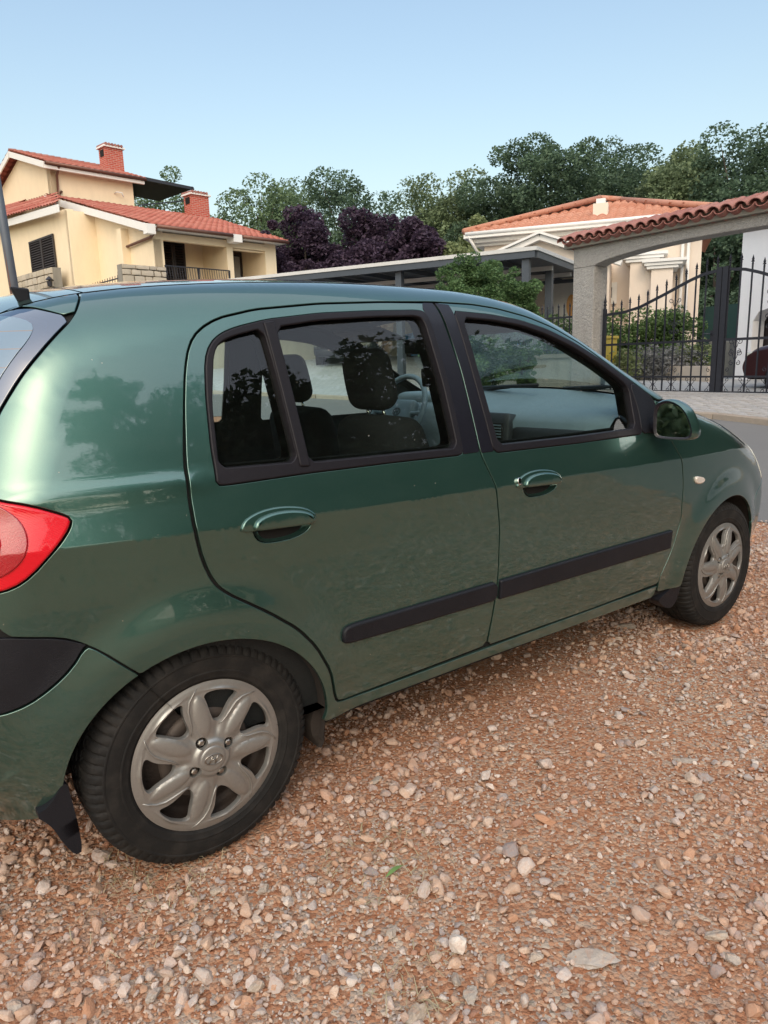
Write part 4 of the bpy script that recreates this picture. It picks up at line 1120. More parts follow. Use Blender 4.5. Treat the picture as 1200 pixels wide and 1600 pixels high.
def strew(n, x0, x1, y0, y1, smed, ssig, smax, dens=None):
    x = rng.uniform(x0, x1, n); y = rng.uniform(y0, y1, n)
    patch = .5 + .5*np.sin(x*1.7+y*.9+1)*np.cos(y*1.3-x*.6) + .35*np.sin(x*4.1-y*3.3)
    keep = rng.uniform(0, 1, n) < np.clip((.62 + .45*patch) if dens is None else dens(x, y, patch), 0, 1)
    keep &= x < edge_x(y) + rng.normal(0, .12, n)
    for cx in (0, 2.455):                                     # not inside the tyres
        keep &= ~((abs(x-cx) < .17) & (y > -.02) & (y < .19))
    x, y, patch = x[keep], y[keep], patch[keep]
    s = np.minimum(np.exp(rng.normal(math.log(smed), ssig, len(x))), smax*1.15)
    return x, y, s
stony = lambda x, y, p: .22 + .55*smooth(-.55, -1.3, y - .28*(x-1.0)) + .35*smooth(.2, -.6, x) + .3*(p-.3) + .35*smooth(2.2, 4., x) - .22*np.exp(-((x-1.7)/.9)**2 - ((y+.55)/.45)**2)
sets = [strew(44000, -1.4, 2.8, -1.9, .9, .0076, .46, .026, stony), strew(60000, -1.6, 3.2, -1.9, .9, .0036, .32, .010, lambda x, y, p: .30 + .75*p - .40*np.exp(-((x-1.7)/.9)**2 - ((y+.55)/.45)**2)),
        strew(40000, 2., 5.2, -2.4, 4., .0085, .42, .026, lambda x, y, p: .35 + .5*p), strew(36000, 2.2, 5.2, -2.2, 3.5, .0052, .35, .012, lambda x, y, p: .8 + 0*x),
        strew(9000, -5, 5.2, -6, 7, .011, .4, .03), strew(4200, -1.4, 3.2, -1.8, .7, .0135, .30, .030, stony)]
x = np.concatenate([a[0] for a in sets]); y = np.concatenate([a[1] for a in sets]); s = np.concatenate([a[2] for a in sets])
z = rough(x, y) + s*rng.uniform(.0, .55, len(x))
S = s[:, None]*rng.uniform(.75, 1.25, (len(s), 3)); R = np.stack([rng.normal(0, .35, len(s)), rng.normal(0, .35, len(s)), rng.uniform(0, 2*PI, len(s))], 1)
scatter('gravel', np.stack([x, y, z], 1), S, R, stones, kind='stuff', label='reddish crushed limestone gravel strewn over the yard around the car', cat='gravel')
# ------------------------------------------------------------------ building helpers
def hit(px, py, p0, n):
    d = ray(px, py); k = ((p0[0]-CAM[0])*n[0] + (p0[1]-CAM[1])*n[1])/(d[0]*n[0] + d[1]*n[1]); return CAM + d*k
def tile_sheet(name, poly, eave, mat, parent, pitch=.25, row=.38, amp=.07, **k):
    """barrel tiles over a planar polygon (3-D points, local to parent); eave = direction along the eaves"""
    P = [Vector(p) for p in poly]; n = Vector((0, 0, 0))
    for i in range(len(P)): n += P[i].cross(P[(i+1) % len(P)])
    n.normalize()
    if n.z < 0: n = -n
    e = Vector(eave).normalized(); e = (e - n*e.dot(n)).normalized(); w = n.cross(e)
    if w.z < 0: w = -w
    o = P[0]; U = np.array([((p-o).dot(e), (p-o).dot(w)) for p in P]); lo, hi = U.min(0), U.max(0)
    nu = int((hi[0]-lo[0])/pitch*8)+1; us = np.linspace(lo[0], hi[0], nu); nr = int((hi[1]-lo[1])/row)+1
    V = []; F = []; rg = np.random.default_rng(int(abs(o.x*100)) % 999)
    for r in range(nr):
        b = len(V)
        for j, (w_, h_) in enumerate(((r*row, .035), (r*row + row*1.04, .0))):
            for i, u_ in enumerate(us):
                ph = (u_ - lo[0])/pitch*2*PI; h = amp*abs(math.cos(ph/2))**.7*1.0 + h_ + .006*math.sin(r*12.3 + int((u_-lo[0])/pitch)*7.7)
                q = o + e*u_ + w*min(lo[1] + w_, hi[1]) + n*h; V.append(q[:])
        lipb = len(V)
        for i, u_ in enumerate(us):
            ph = (u_ - lo[0])/pitch*2*PI; q = o + e*u_ + w*(lo[1] + r*row) + n*(amp*abs(math.cos(ph/2))**.7 - .004); V.append(q[:])
        for i in range(nu-1): F += [(b+i, b+i+1, b+nu+i+1, b+nu+i), (lipb+i, lipb+i+1, b+i+1, b+i)]
    V = np.array(V); F = np.array(F); c = V[F].mean(1) - np.array(o[:]); q = np.stack([c @ np.array(e[:]), c @ np.array(w[:])], 1)
    q[:, 1] = np.clip(q[:, 1], lo[1]+.01, hi[1]-.01)
    F = F[inside(U, q)]
    return link(name, fastmesh(name, V, F, mat, True), parent, kind='stuff', **k)
def slab(P, t, n=(0, 0, 1)):
    """polygon thickened by t along -n: verts, faces"""
    P = [Vector(p) for p in P]; n = Vector(n); Q = [p - n*t for p in P]; m = len(P)
    return [*P, *Q], [tuple(range(m)), tuple(range(2*m-1, m-1, -1))] + [(i, (i+1) % m, m+(i+1) % m, m+i) for i in range(m)]
def fixn(o):
    bm = bmesh.new(); bm.from_mesh(o.data); bmesh.ops.recalc_face_normals(bm, faces=bm.faces); bm.to_mesh(o.data); bm.free(); return o
def boxuv(o):
    me = o.data; uv = me.uv_layers.new(name='UVMap')
    for p in me.polygons:
        n = p.normal
        for li in p.loop_indices:
            c = me.vertices[me.loops[li].vertex_index].co
            uv.data[li].uv = (c.y, c.z) if abs(n.x) > .5 else ((c.x, c.z) if abs(n.y) > .5 else (c.x, c.y))
    return o
def shutter(parent, x0, x1, z0, z1, y, mat='dark_brown_wood', leaves=2, slats=None):
    """louvred shutter pair in the local x-z plane, facing -y"""
    w = (x1-x0)/leaves; f = MB()
    s = None
    for l in range(leaves):
        a, b = x0 + l*w, x0 + (l+1)*w
        s = MB(); fr = .07
        s.box(((a+b)/2, y, z0+fr/2), (w-.012, .05, fr)); s.box(((a+b)/2, y, z1-fr/2), (w-.012, .05, fr))
        s.box((a+fr/2+.006, y, (z0+z1)/2), (fr, .048, z1-z0-.002)); s.box((b-fr/2-.006, y, (z0+z1)/2), (fr, .048, z1-z0-.002))
        lf = s.build('shutter', MATS[mat], parent)
        n = slats or max(6, int((z1-z0)/.095)); sm = None
        for i in range(n):
            z = z0+fr + (i+.5)*(z1-z0-2*fr)/n
            if sm is None:
                M = Matrix.Rotation(math.radians(-38), 3, 'X')
                o = MB().box((0, 0, 0), (w-2*fr, .011, .072), M=M).build('slat', MATS[mat], lf); sm = o.data
            else: o = link('slat', sm, lf)
            o.location = ((a+b)/2, y, z)
        MB().box(((a+b)/2, y+.03, (z0+z1)/2), (w-.1, .008, z1-z0-.1)).build('shutter_back', MATS['gap_black'], lf)

# ------------------------------------------------------------------ the cream house on the left
HA = np.array(pol(20.6, 26)); HD2 = np.array([math.sin(math.radians(81.7)), math.cos(math.radians(81.7))]); HD1 = np.array([-HD2[1], HD2[0]])
ZB = 1.1
lh = empty('cream_house', (HA[0], HA[1], 0), math.atan2(HD2[1], HD2[0]), label='two-storey cream house with red barrel-tile roofs, brick chimneys and dark louvred shutters', cat='house')
def lhp(px, py, k=0.):
    """local (x along the front, z) of a spot on the plane k metres back"""
    p = hit(px, py, HA + HD1*k, HD1); q = p[:2] - HA; return float(q @ HD2), float(p[2])
def lhw(px, py, m=0.):
    """local (y depth, z) of a spot on the gable plane"""
    p = hit(px, py, HA + HD2*m, HD2); q = p[:2] - HA; return float(q @ HD1), float(p[2])
CRM = MATS['cream_render']; WF = MATS['white_fascia']
ZE = 5.80; ZR = 8.0; KR = 7.4; slope = (ZR-ZE)/KR
# lower block: gable wall towards the west, front wall with loggias
w = MB()
T = .3
w.add(*slab([(0,0,ZB),(0,KR,ZB),(0,KR,ZR-.06),(0,0,ZE-.06)], T, (-1,0,0)))
x_pier, x_r = lhp(356, 400)[0], lhp(424, 390)[0]
w.box((.20, .15, (ZB+ZE)/2), (.36, .30, ZE-ZB-.1)); w.box((x_pier+.10, .8, (ZB+ZE)/2), (.26, 1.6, ZE-ZB-.1))
w.box(((x_pier+.2), 1.75, (ZB+ZE)/2), (x_r+2.2-.3, .3, ZE-ZB-.1 + .5))                      # back wall of the loggias
w.box((x_r/2, .10, ZE-.22), (x_r, .22, .22))                                                  # beam
zw = lhp(385, 392)[1]
w.box(((x_pier+x_r)/2+.12, .16, (ZE-.34+zw)/2), (x_r-x_pier-.3, .14, max(.05, ZE-.34-zw)))
w.box((x_r-.05, .8, (ZB+ZE)/2), (.5, 1.6, ZE-ZB-.1)); w.box((x_r/2, .8, lhp(300, 436)[1]-.5), (x_r, 1.5, .2))
o = w.build('wall', CRM, lh); fixn(o)
x_e = lhp(433, 375)[0] + .1
soff = MB(); soff.box((x_e/2-.1, -.05, ZE-.03), (x_e+.3, .9, .05)); soff.build('soffit', MATS['white_fascia'], lh)
tile_sheet('roof_tiles', [(-.35,-.45,ZE-.13+.12),(x_e,-.45,ZE-.13+.12),(7.4,KR,ZR+.02),(-.35,KR,ZR+.02)], (1,0,0), MATS['terracotta_red'], lh)
# fascia boards, gutter
f = MB(); f.bar((-.36,-.45,ZE-.10), (-.36,KR,ZR-.10), .05, .24); f.box((-.30,-.40,ZE-.12), (.3,.26,.30)); f.box((x_pier+.10,-.35,ZE-.10), (.36,.42,.26)); f.build('fascia', WF, lh)
gt = MB(); gt.tube([(-.1,-.56,ZE-.03), (x_pier-.12,-.56,ZE-.03)], .065, 10); gt.tube([(x_pier+.32,-.56,ZE-.03), (x_e,-.56,ZE-.03)], .065, 10); gt.build('gutter', MATS['brown_gutter'], lh, True)
yd, zd = lhw(197, 388); _, zd2 = lhw(197, 410)
dp = MB(); dp.tube([(-.12,-.5,ZE-.10), (-.10,-.08,ZE-.30), (-.10, yd, zd), (-.10, yd+.02, zd2-2)], .055, 8); dp.build('downpipe', MATS['brown_gutter'], lh, True)
# upper block
ya, za = lhw(76, 254); apx, zap = lhw(28, 240); x2 = lhp(206, 277, ya)[0]; W2 = 2*(apx-ya)
ub = MB(); ub.add(*slab([(.0,ya,ZB),(.0,ya+W2,ZB),(.0,ya+W2,za-.2),(.0,apx,zap-.2),(.0,ya,za-.2)], .3, (-1,0,0)))
ub.box((x2/2, ya+.15, (6.0+za)/2), (x2, .3, za-6.0-.3)); ub.box((x2-.15, ya+W2/2, (6.+za)/2), (.3, W2-.02, za-6.3)); fixn(ub.build('upper_wall', CRM, lh))
hs = (zap-za)/(apx-ya)
for sg, y0 in ((1, ya), (-1, ya+W2)):
    tile_sheet('roof_tiles', [(-.35, y0-sg*.4, za-hs*.4+.02), (x2+.4, y0-sg*.4, za-hs*.4+.02), (x2+.4, apx, zap+.02), (-.35, apx, zap+.02)], (1,0,0), MATS['terracotta_red'], lh)
rt = MB()
for i in range(16):
    a = -.35 + i*(x2+.7)/16; rt.tube([(a, apx, zap+.06), (a+(x2+.7)/16+.03, apx, zap+.075)], [.085, .10], 8)
rt.build('ridge_tiles', MATS['terracotta_old'], lh)
f = MB(); f.bar((-.36, ya-.4, za-hs*.4-.08), (-.36, apx+.02, zap-.08), .05, .22); f.bar((-.36, ya+W2+.4, za-hs*.4-.08), (-.36, apx-.02, zap-.08), .05, .22); f.box((x2/2, ya-.34, za-hs*.4-.13), (x2+.7, .12, .12)); f.build('fascia', WF, lh)
gt = MB(); gt.tube([(-.3, ya-.47, za-hs*.4), (x2+.4, ya-.47, za-hs*.4)], .06, 8); yg, zg = lhw(84, 262)
gt.tube([(.2, ya-.42, za-.2), (.22, ya-.1, za-.45), (.22, ya-.07, za-1.2), (.36, ya-.07, lhp(94, 299, ya)[1])], .05, 8); gt.build('gutter', MATS['brown_gutter'], lh, True)
# lower left wing: its sloping roof and fascia
y3, z3 = lhw(90, 319, -1.3); y4, z4 = lhw(-40, 358, -1.3); y3t, z3t = lhw(89, 311, 0); y4t, z4t = lhw(-40, 336, 0)
tile_sheet('roof_tiles', [(-1.3, y3, z3), (-1.3, y4, z4), (.0, y4t, z4t), (.0, y3t, z3t)], (0,1,0), MATS['terracotta_red'], lh)
f = MB(); f.bar((-1.32, y3-.1, z3-.15), (-1.32, y4, z4-.15), .05, .26); f.build('fascia', WF, lh)
ww = MB(); ww.add(*slab([(-1.0, y3+.05, ZB), (-1.0, y4, ZB), (-1.0, y4, z4-.1), (-1.0, y3+.05, z3-.1)], .25, (-1,0,0))); ww.box((-.5, y3+.1, (ZB+z3)/2), (1.0, .2, z3-ZB-.3)); fixn(ww.build('wing_wall', CRM, lh))
# west window with shutters (faces -x)
wn = empty('window', (0, 0, 0)); wn.parent = lh
def lhv(px, py): p = hit(px, py, HA - HD2*1.0, HD2); q = p[:2]-HA; return float(q @ HD1), float(p[2])
a, b = lhv(86, 378), lhv(47, 378); c = lhv(86, 427)
win = empty('window', (-1.02, 0, 0), -PI/2); win.parent = lh; bpy.data.objects.remove(wn)
shutter(win, -b[0], -a[0], c[1], b[1]-.02, -.03)
MB().box((-(a[0]+b[0])/2, -.05, c[1]-.05), (b[0]-a[0]+.2, .18, .06)).build('sill', WF, win)
# balcony doors and the curtained window on the front
wd = empty('balcony_door', (0, 1.6, 0)); wd.parent = lh
q = lambda px, py: lhp(px, py, 1.6)
a, b = q(249, 374), q(287, 379); shutter(wd, a[0], b[0], b[1]-2.3, b[1], -.03)
wn = empty('window', (0, 1.6, 0)); wn.parent = lh
a, b = q(361, 396), q(401, 398); x0, x1, z1 = a[0], b[0], a[1]; z0 = z1-1.5
MB().box(((x0+x1)/2, -.02, (z0+z1)/2), (x1-x0, .02, z1-z0)).build('pane', MATS['dark_pane'], wn)
fr = MB(); fr.box(((x0+x1)/2, -.05, z1), (x1-x0+.1, .08, .12))
for i in range(4): fr.box((x0+(x1-x0)*i/3, -.05, (z0+z1)/2), (.09, .078, z1-z0))
fr.build('frame', MATS['dark_brown_wood'], wn)
cu = MB()
for i in range(3):
    xa, xb = x0+(x1-x0)*(i+.12)/3, x0+(x1-x0)*(i+.88)/3; n = 12
    v = [(xa+(xb-xa)*j/n, -.036+.004*math.sin(j*2.4), z) for z in (z0, z1-.1) for j in range(n+1)]; cu.add(v, [(j, j+1, n+2+j, n+1+j) for j in range(n)])
cu.build('curtain', MATS['curtain'], wn)
# railing of the balcony
rl = empty('balcony_railing'); rl.parent = lh
xa, zt = lhp(258, 416); xb, zt2 = lhp(358, 422); zt = (zt+zt2)/2
fr = MB(); fr.box(((xa+xb)/2, .0, zt), (xb-xa, .04, .035)); fr.box(((xa+xb)/2, .0, zt-.85), (xb-xa, .03, .03))
for x_ in (xa, (xa*.5+xb*.5), xb): fr.box((x_, .001, zt-.42), (.05, .05, .86))
fr.build('rail', MATS['wrought_iron'], rl)
bm_ = None; n = 26
for i in range(n):
    x_ = xa + (xb-xa)*(i+.5)/n
    if bm_ is None: bm_ = MB().tube([(0,0,-.84),(0,-.03,-.6),(0,-.07,-.45),(0,-.02,-.2),(0,0,0)], .010, 5).build('baluster', MATS['wrought_iron'], rl); bm_.location = (x_, 0, zt); bm_ = bm_.data
    else: link('baluster', bm_, rl, (x_, 0, zt))
# stone cladding: parapet at the corner and a low pier further left
def cladding(name, parent, rects, origin, ux, depth, seed, n_=(0,-1)):
    rg = np.random.default_rng(seed)
    back = MB(); x0, z0, W, Hh = rects
    back.box((x0+W/2, depth/2+.03, z0+Hh/2), (W, depth, Hh)); h = empty(name, origin, ux); h.parent = parent
    back.build('mortar', MATS['cast_concrete_dark'], h)
    z = z0
    while z < z0+Hh-.05:
        rh = min(rg.uniform(.16, .30), z0+Hh-z); x = x0
        while x < x0+W-.02:
            rw = min(rg.uniform(.22, .48), x0+W-x)
            if x0+W-x-rw < .12: rw = x0+W-x
            V, F = rbox((rw-.02, .10, rh-.02), .022, 3); V = V + rg.normal(0, .004, V.shape)
            link('stone', mesh('stone', V, F, MATS['clad_stone'], True), h, (x+rw/2, .0+rg.uniform(-.02, .01), z+rh/2)); x += rw
        z += rh
    return h
xs0, zs0 = lhp(190, 412, -.5); xs1, _ = lhp(258, 415, -.5)
cladding('stone_parapet', lh, (xs0, zs0-1.6, xs1-xs0, 1.6), (0,-.5,0), 0, .3, 5)
a = hit(22, 434, HA - HD2*1.6, HD2); b = hit(83, 440, HA - HD2*1.6, HD2); ya_, yb_ = float((a[:2]-HA) @ HD1), float((b[:2]-HA) @ HD1)
cladding('stone_pier', lh, (-ya_, a[2]-1.2, ya_-yb_, 1.2), (-1.6,0,0), -PI/2, .3, 6)
# small wall lamp on the side wall, lantern on the stone pier
xl, zl = lhp(184, 303, ya); MB().tube([(xl-.15, ya-.02, zl), (xl-.12, ya-.18, zl+.03), (xl+.1, ya-.2, zl+.02), (xl+.14, ya-.2, zl-.14)], .025, 6).build('wall_lamp', WF, lh, True)
lt = MB(); lt.lathe([(.02,.22),(.14,.10),(.02,.08),(.10,.05),(.08,-.12),(.02,-.15)], (-1.75, -(-yb_)-.05, b[2]-.05), 8); lt.build('lantern', MATS['wrought_iron'], lh)
# iron railing low on the slope between pier and parapet
rl = empty('garden_railing'); rl.parent = lh
P0, P1 = hit(140, 447, HA - HD2*1.2, HD2), hit(186, 432, HA - HD2*1.2, HD2)
A_, B_ = [(-1.2, float((p[:2]-HA) @ HD1), p[2]) for p in (P0, P1)]
mb = MB(); mb.bar(A_, (B_[0], B_[1], B_[2]-.05), .035); mb.bar((A_[0], A_[1], A_[2]-.55), (B_[0], B_[1], B_[2]-.6), .03); mb.bar((B_[0], B_[1], B_[2]+.15), (B_[0], B_[1], B_[2]-.9), .06); mb.build('rail', MATS['wrought_iron'], rl)
for i in range(12):
    k_ = (i+.5)/12; p = [A_[j]*(1-k_)+B_[j]*k_ for j in range(3)]; MB().tube([(p[0], p[1], p[2]-.55), (p[0]-.04, p[1], p[2]-.3), (p[0], p[1], p[2]+.06)], .012, 5).build('baluster', MATS['wrought_iron'], rl)
# chimneys
def chimney(cx, cy, z0, z1, w, d):
    ch = MB().box((cx, cy, (z0+z1)/2), (w, d, z1-z0)).build('chimney', MATS['red_brick'], lh); boxuv(ch)
    MB().box((cx-w/2-.01, cy, z1-.22), (.03, d*.5, .26)).build('flue_opening', MATS['gap_black'], ch)
    MB().box((cx, cy, z1+.03), (w+.16, d+.16, .07)).build('cap_slab', WF, ch)
    t_ = MB()
    for i in range(int((w+.1)/.14)): t_.tube([(cx-w/2+.02+i*.14, cy-d/2-.1, z1+.10), (cx-w/2+.02+i*.14, cy+d/2+.1, z1+.12)], .06, 8)
    t_.build('cap_tiles', MATS['terracotta_old'], ch)
    MB().box((cx, cy, z0+.42), (w+.12, d+.12, .03)).build('flashing', WF, ch)
kc = ya+1.6; xa, zt = lhp(161, 228, kc-.3); xb, _ = lhp(193, 228, kc-.3); _, zb = lhp(190, 268, kc-.3)
chimney((xa+xb)/2, kc, zb-.5, zt, (xb-xa)*.85, .62)
kc = 6.6; xa, zt = lhp(298, 303, kc-.4); xb, _ = lhp(329, 303, kc-.4); _, zb = lhp(312, 340, kc-.4)
chimney((xa+xb)/2, kc, zb-.5, zt+.02, (xb-xa)*.85, .66)
# dark canopy over the roof terrace
kz = ya+.2; a = lhp(196, 270, kz); b = lhp(303, 296, kz); c = lhp(212, 322, kz)
cn = empty('terrace_canopy'); cn.parent = lh
MB().add(*slab([(a[0], kz, a[1]), (b[0], kz, a[1]-.1), (b[0], kz+3.2, a[1]-.1), (a[0], kz+3.2, a[1])], .08)).build('canopy_roof', MATS['dark_canopy'], cn)
v = [(x2+.05, kz+.02, a[1]-.1), (x2+.05, kz+.02, c[1]), (x2+.3, kz+3., c[1]), (b[0]-1.3, kz+3., a[1]-.15)]
fixn(MB().add(*slab(v, .05, (0,-1,0))).build('canopy_awning', MATS['dark_canopy'], cn))
pz = a[1]-.1; mb = MB(); mb.bar((x2, kz, pz-.02), (b[0], kz, pz-.10), .07); mb.bar((x2+.3, kz, c[1]+.05), (b[0], kz, pz-.55), .05); mb.bar((b[0]-.1, kz, pz), (b[0]-.1, kz, ZR-.2), .07); mb.build('canopy_frame', MATS['wrought_iron'], cn)

# ------------------------------------------------------------------ retaining wall, carport
wl = []
a, b, c = pol(12, 21.3), pol(31, 20.2), pol(41.5, 20.6)
bw = empty('retaining_wall', (0, 0, 0), label='beige concrete block retaining wall behind the paved drive, seen through the car windows', cat='wall')
for (p, q_, nm) in ((a, b, 'wall_section'), (b, c, 'wall_section')):
    v = []; z0 = ghf(*p)-.3; z1 = ghf(*q_)-.3; d = np.array(q_)-np.array(p); n = np.array([-d[1], d[0]])/np.linalg.norm(d)*.25
    mb = MB(); P = [(*p, z0), (*q_, z1), (*q_, 2.72), (*p, 2.62)]
    mb.add([*P, *[(x+n[0], y+n[1], z) for x, y, z in P]], [(0,1,2,3),(7,6,5,4),(0,4,5,1),(1,5,6,2),(2,6,7,3),(3,7,4,0)]); fixn(mb.build(nm, MATS['beige_block_wall'], bw))
    d2 = d/np.linalg.norm(d); cpn = MB(); cpn.bar((p[0]+n[0]/2, p[1]+n[1]/2, 2.65), (q_[0]+n[0]/2, q_[1]+n[1]/2, 2.75), .32, .06); cpn.build('coping', MATS['grey_concrete'], bw)
cp = empty('carport', (0, 0, 0), label='dark steel carport with a long thin flat roof above the parked cars', cat='carport')
ZC = 3.42
c0 = at(838, 385, 1); d0 = ray(838, 385); t0 = (ZC-CAM[2])/d0[2]; c0 = CAM + d0*t0
d1_ = ray(360, 436); c1 = CAM + d1_*((ZC-CAM[2])/d1_[2]); d2_ = ray(905, 412); c2 = CAM + d2_*((ZC-CAM[2])/d2_[2])
e1 = (c1-c0)[:2]; L1 = np.linalg.norm(e1); e1 /= L1; e2 = (c2-c0)[:2]; L2 = 6.0; e2 /= np.linalg.norm(e2); L1 += 1.5
cpp = lambda s, t_, z: (c0[0]+e1[0]*s+e2[0]*t_, c0[1]+e1[1]*s+e2[1]*t_, z)
fixn(MB().add(*slab([cpp(.02,.02,ZC-.04), cpp(L1,.02,ZC-.04), cpp(L1,L2,ZC-.04), cpp(.02,L2,ZC-.04)], .03)).build('roof_sheet', MATS['carport_steel'], cp))
fa = MB(); fa.bar(cpp(-.02,0,ZC-.03), cpp(L1,0,ZC-.03), .06, .075); fa.bar(cpp(0,0.04,ZC-.031), cpp(0,L2,ZC-.031), .06, .075); fa.build('roof_edge', MATS['carport_fascia'], cp)
fa = MB(); fa.bar(cpp(.03,.03,ZC-.135), cpp(L1,.03,ZC-.135), .07, .13); fa.bar(cpp(.03,.08,ZC-.136), cpp(.03,L2,ZC-.136), .07, .13); fa.build('edge_beam', MATS['carport_steel'], cp)
for i in range(1, 9):
    s_ = L1*i/9; MB().bar(cpp(s_,.1,ZC-.15), cpp(s_,L2,ZC-.15), .07, .10).build('rafter', MATS['carport_steel'], cp)
for i in range(1, 4): MB().bar(cpp(.1,L2*i/4,ZC-.26), cpp(L1,L2*i/4,ZC-.26), .06, .09).build('purlin', MATS['carport_fascia'] if i < 3 else MATS['carport_steel'], cp)
for (s_, t_) in ((.25,.15),(.25,1.75),(L1*.34,.2),(L1*.80,.2),(L1*.34,4.6),(L1*.8,4.6),(.25,4.6)):
    x_, y_, _ = cpp(s_, t_, 0); MB().box((x_, y_, (ghf(x_, y_)+ZC-.2)/2), (.15, .15, ZC-.2-ghf(x_, y_)), math.atan2(e1[1], e1[0])).build('post', MATS['carport_steel'], cp)

# ------------------------------------------------------------------ gateway
gz = .56
gwy = empty('gateway_arch', (0, 0, 0), label='rough grey stuccoed arched gateway capped with old red barrel tiles', cat='gateway')
SG = MATS['rough_grey_stucco']
under = [(2.40,2.86),(2.36,2.885),(2.16,2.93),(1.9,2.965),(1.5,3.005),(1.1,3.03),(.6,3.045),(0,3.05)]
und = under + [(-s, z) for s, z in under[::-1][1:]]
def extr(P, off0, off1, name, mat, parent):
    n = len(P); v = [gpt(s, z, off0) for s, z in P] + [gpt(s, z, off1) for s, z in P]
    f = [tuple(range(n)), tuple(range(2*n-1, n-1, -1))] + [(i, (i+1) % n, n+(i+1) % n, n+i) for i in range(n)]
    return fixn(link(name, mesh(name, v, f, mat), parent))
for sg in (1, -1): bevel(extr([(sg*2.40, .3), (sg*2.90, .3), (sg*2.90, 3.20), (sg*2.40, 3.20)][:2] + [(sg*2.90, 2.858), (sg*2.40, 2.858)], -.19, .19, 'pillar', SG, gwy), .02)
bevel(extr([(-2.90, 3.22), (-2.90, 2.86)] + [(s, z) for s, z in und[::-1]] + [(2.90, 2.86), (2.90, 3.22)], -.188, .188, 'arch_beam', SG, gwy), .012)
extr([(-3.04, 3.222), (3.04, 3.222), (3.04, 3.30), (-3.04, 3.30)], -.30, .30, 'ledge', MATS['cast_concrete_dark'], gwy)
def coppo(L=.44, r0=.105, r1=.085, th=.012, n=9):
    v = []
    for rr in (0, -th):
        for (x, r) in ((0, r0), (L, r1)):
            for i in range(n+1):
                a = PI*i/n; v.append((x, (r+rr)*math.cos(a), (r+rr)*math.sin(a)*.85))
    m = n+1; f = [(i, i+1, m+i+1, m+i) for i in range(n)] + [(2*m+i+1, 2*m+i, 3*m+i, 3*m+i+1) for i in range(n)]
    f += [(i, 2*m+i, 2*m+i+1, i+1) for i in range(n)] + [(m+i+1, 3*m+i+1, 3*m+i, m+i) for i in range(n)] + [(0, m, 3*m, 2*m), (n, 2*m+n, 3*m+n, m+n)]
    return mesh('roof_tile', v, f, MATS['terracotta_old'], True)
cop = coppo(); rg = random.Random(4); cop.set_sharp_from_angle(angle=math.radians(40))
ns = 29; yaw0 = math.atan2(GN[1], GN[0])
for i in range(ns):
    s_ = -3.02 + 6.04*i/(ns-1)
    for sd in (-1, 1):
        p = gpt(s_ + rg.uniform(-.008, .008), 3.335, sd*.395)
        link('roof_tile', cop, gwy, p, (rg.uniform(-.05, .05), -math.radians(21), yaw0 + (0 if sd < 0 else PI) + rg.uniform(-.04, .04)))
        if i < ns-1:
            p = gpt(s_ + 3.02/(ns-1), 3.372, sd*.385)
            link('pan_tile', cop, gwy, p, (PI, math.radians(21), yaw0 + (0 if sd < 0 else PI)))
rdg = coppo(.46, .12, .10); rdg.name = 'ridge_tile'
for i in range(15):
    s_ = -3.12 + i*.425; p = gpt(s_, 3.452 + rg.uniform(-.004, .006), 0)
    link('ridge_tile', rdg, gwy, p, (0, math.radians(2.2), math.atan2(GD[1], GD[0]) + rg.uniform(-.02, .02)))
mm = MB()
for i in range(ns-1): 
    s_ = -3.02 + 6.04*(i+.5)/(ns-1)
    for sd in (-1, 1): mm.box(gpt(s_, 3.44, sd*.12), (.10, .15, .07), yaw0)
mm.box(gpt(0, 3.36, 0), (.44, 6.0, .12), GA*-1); mm.build('mortar_bed', MATS['cast_concrete_dark'], gwy)

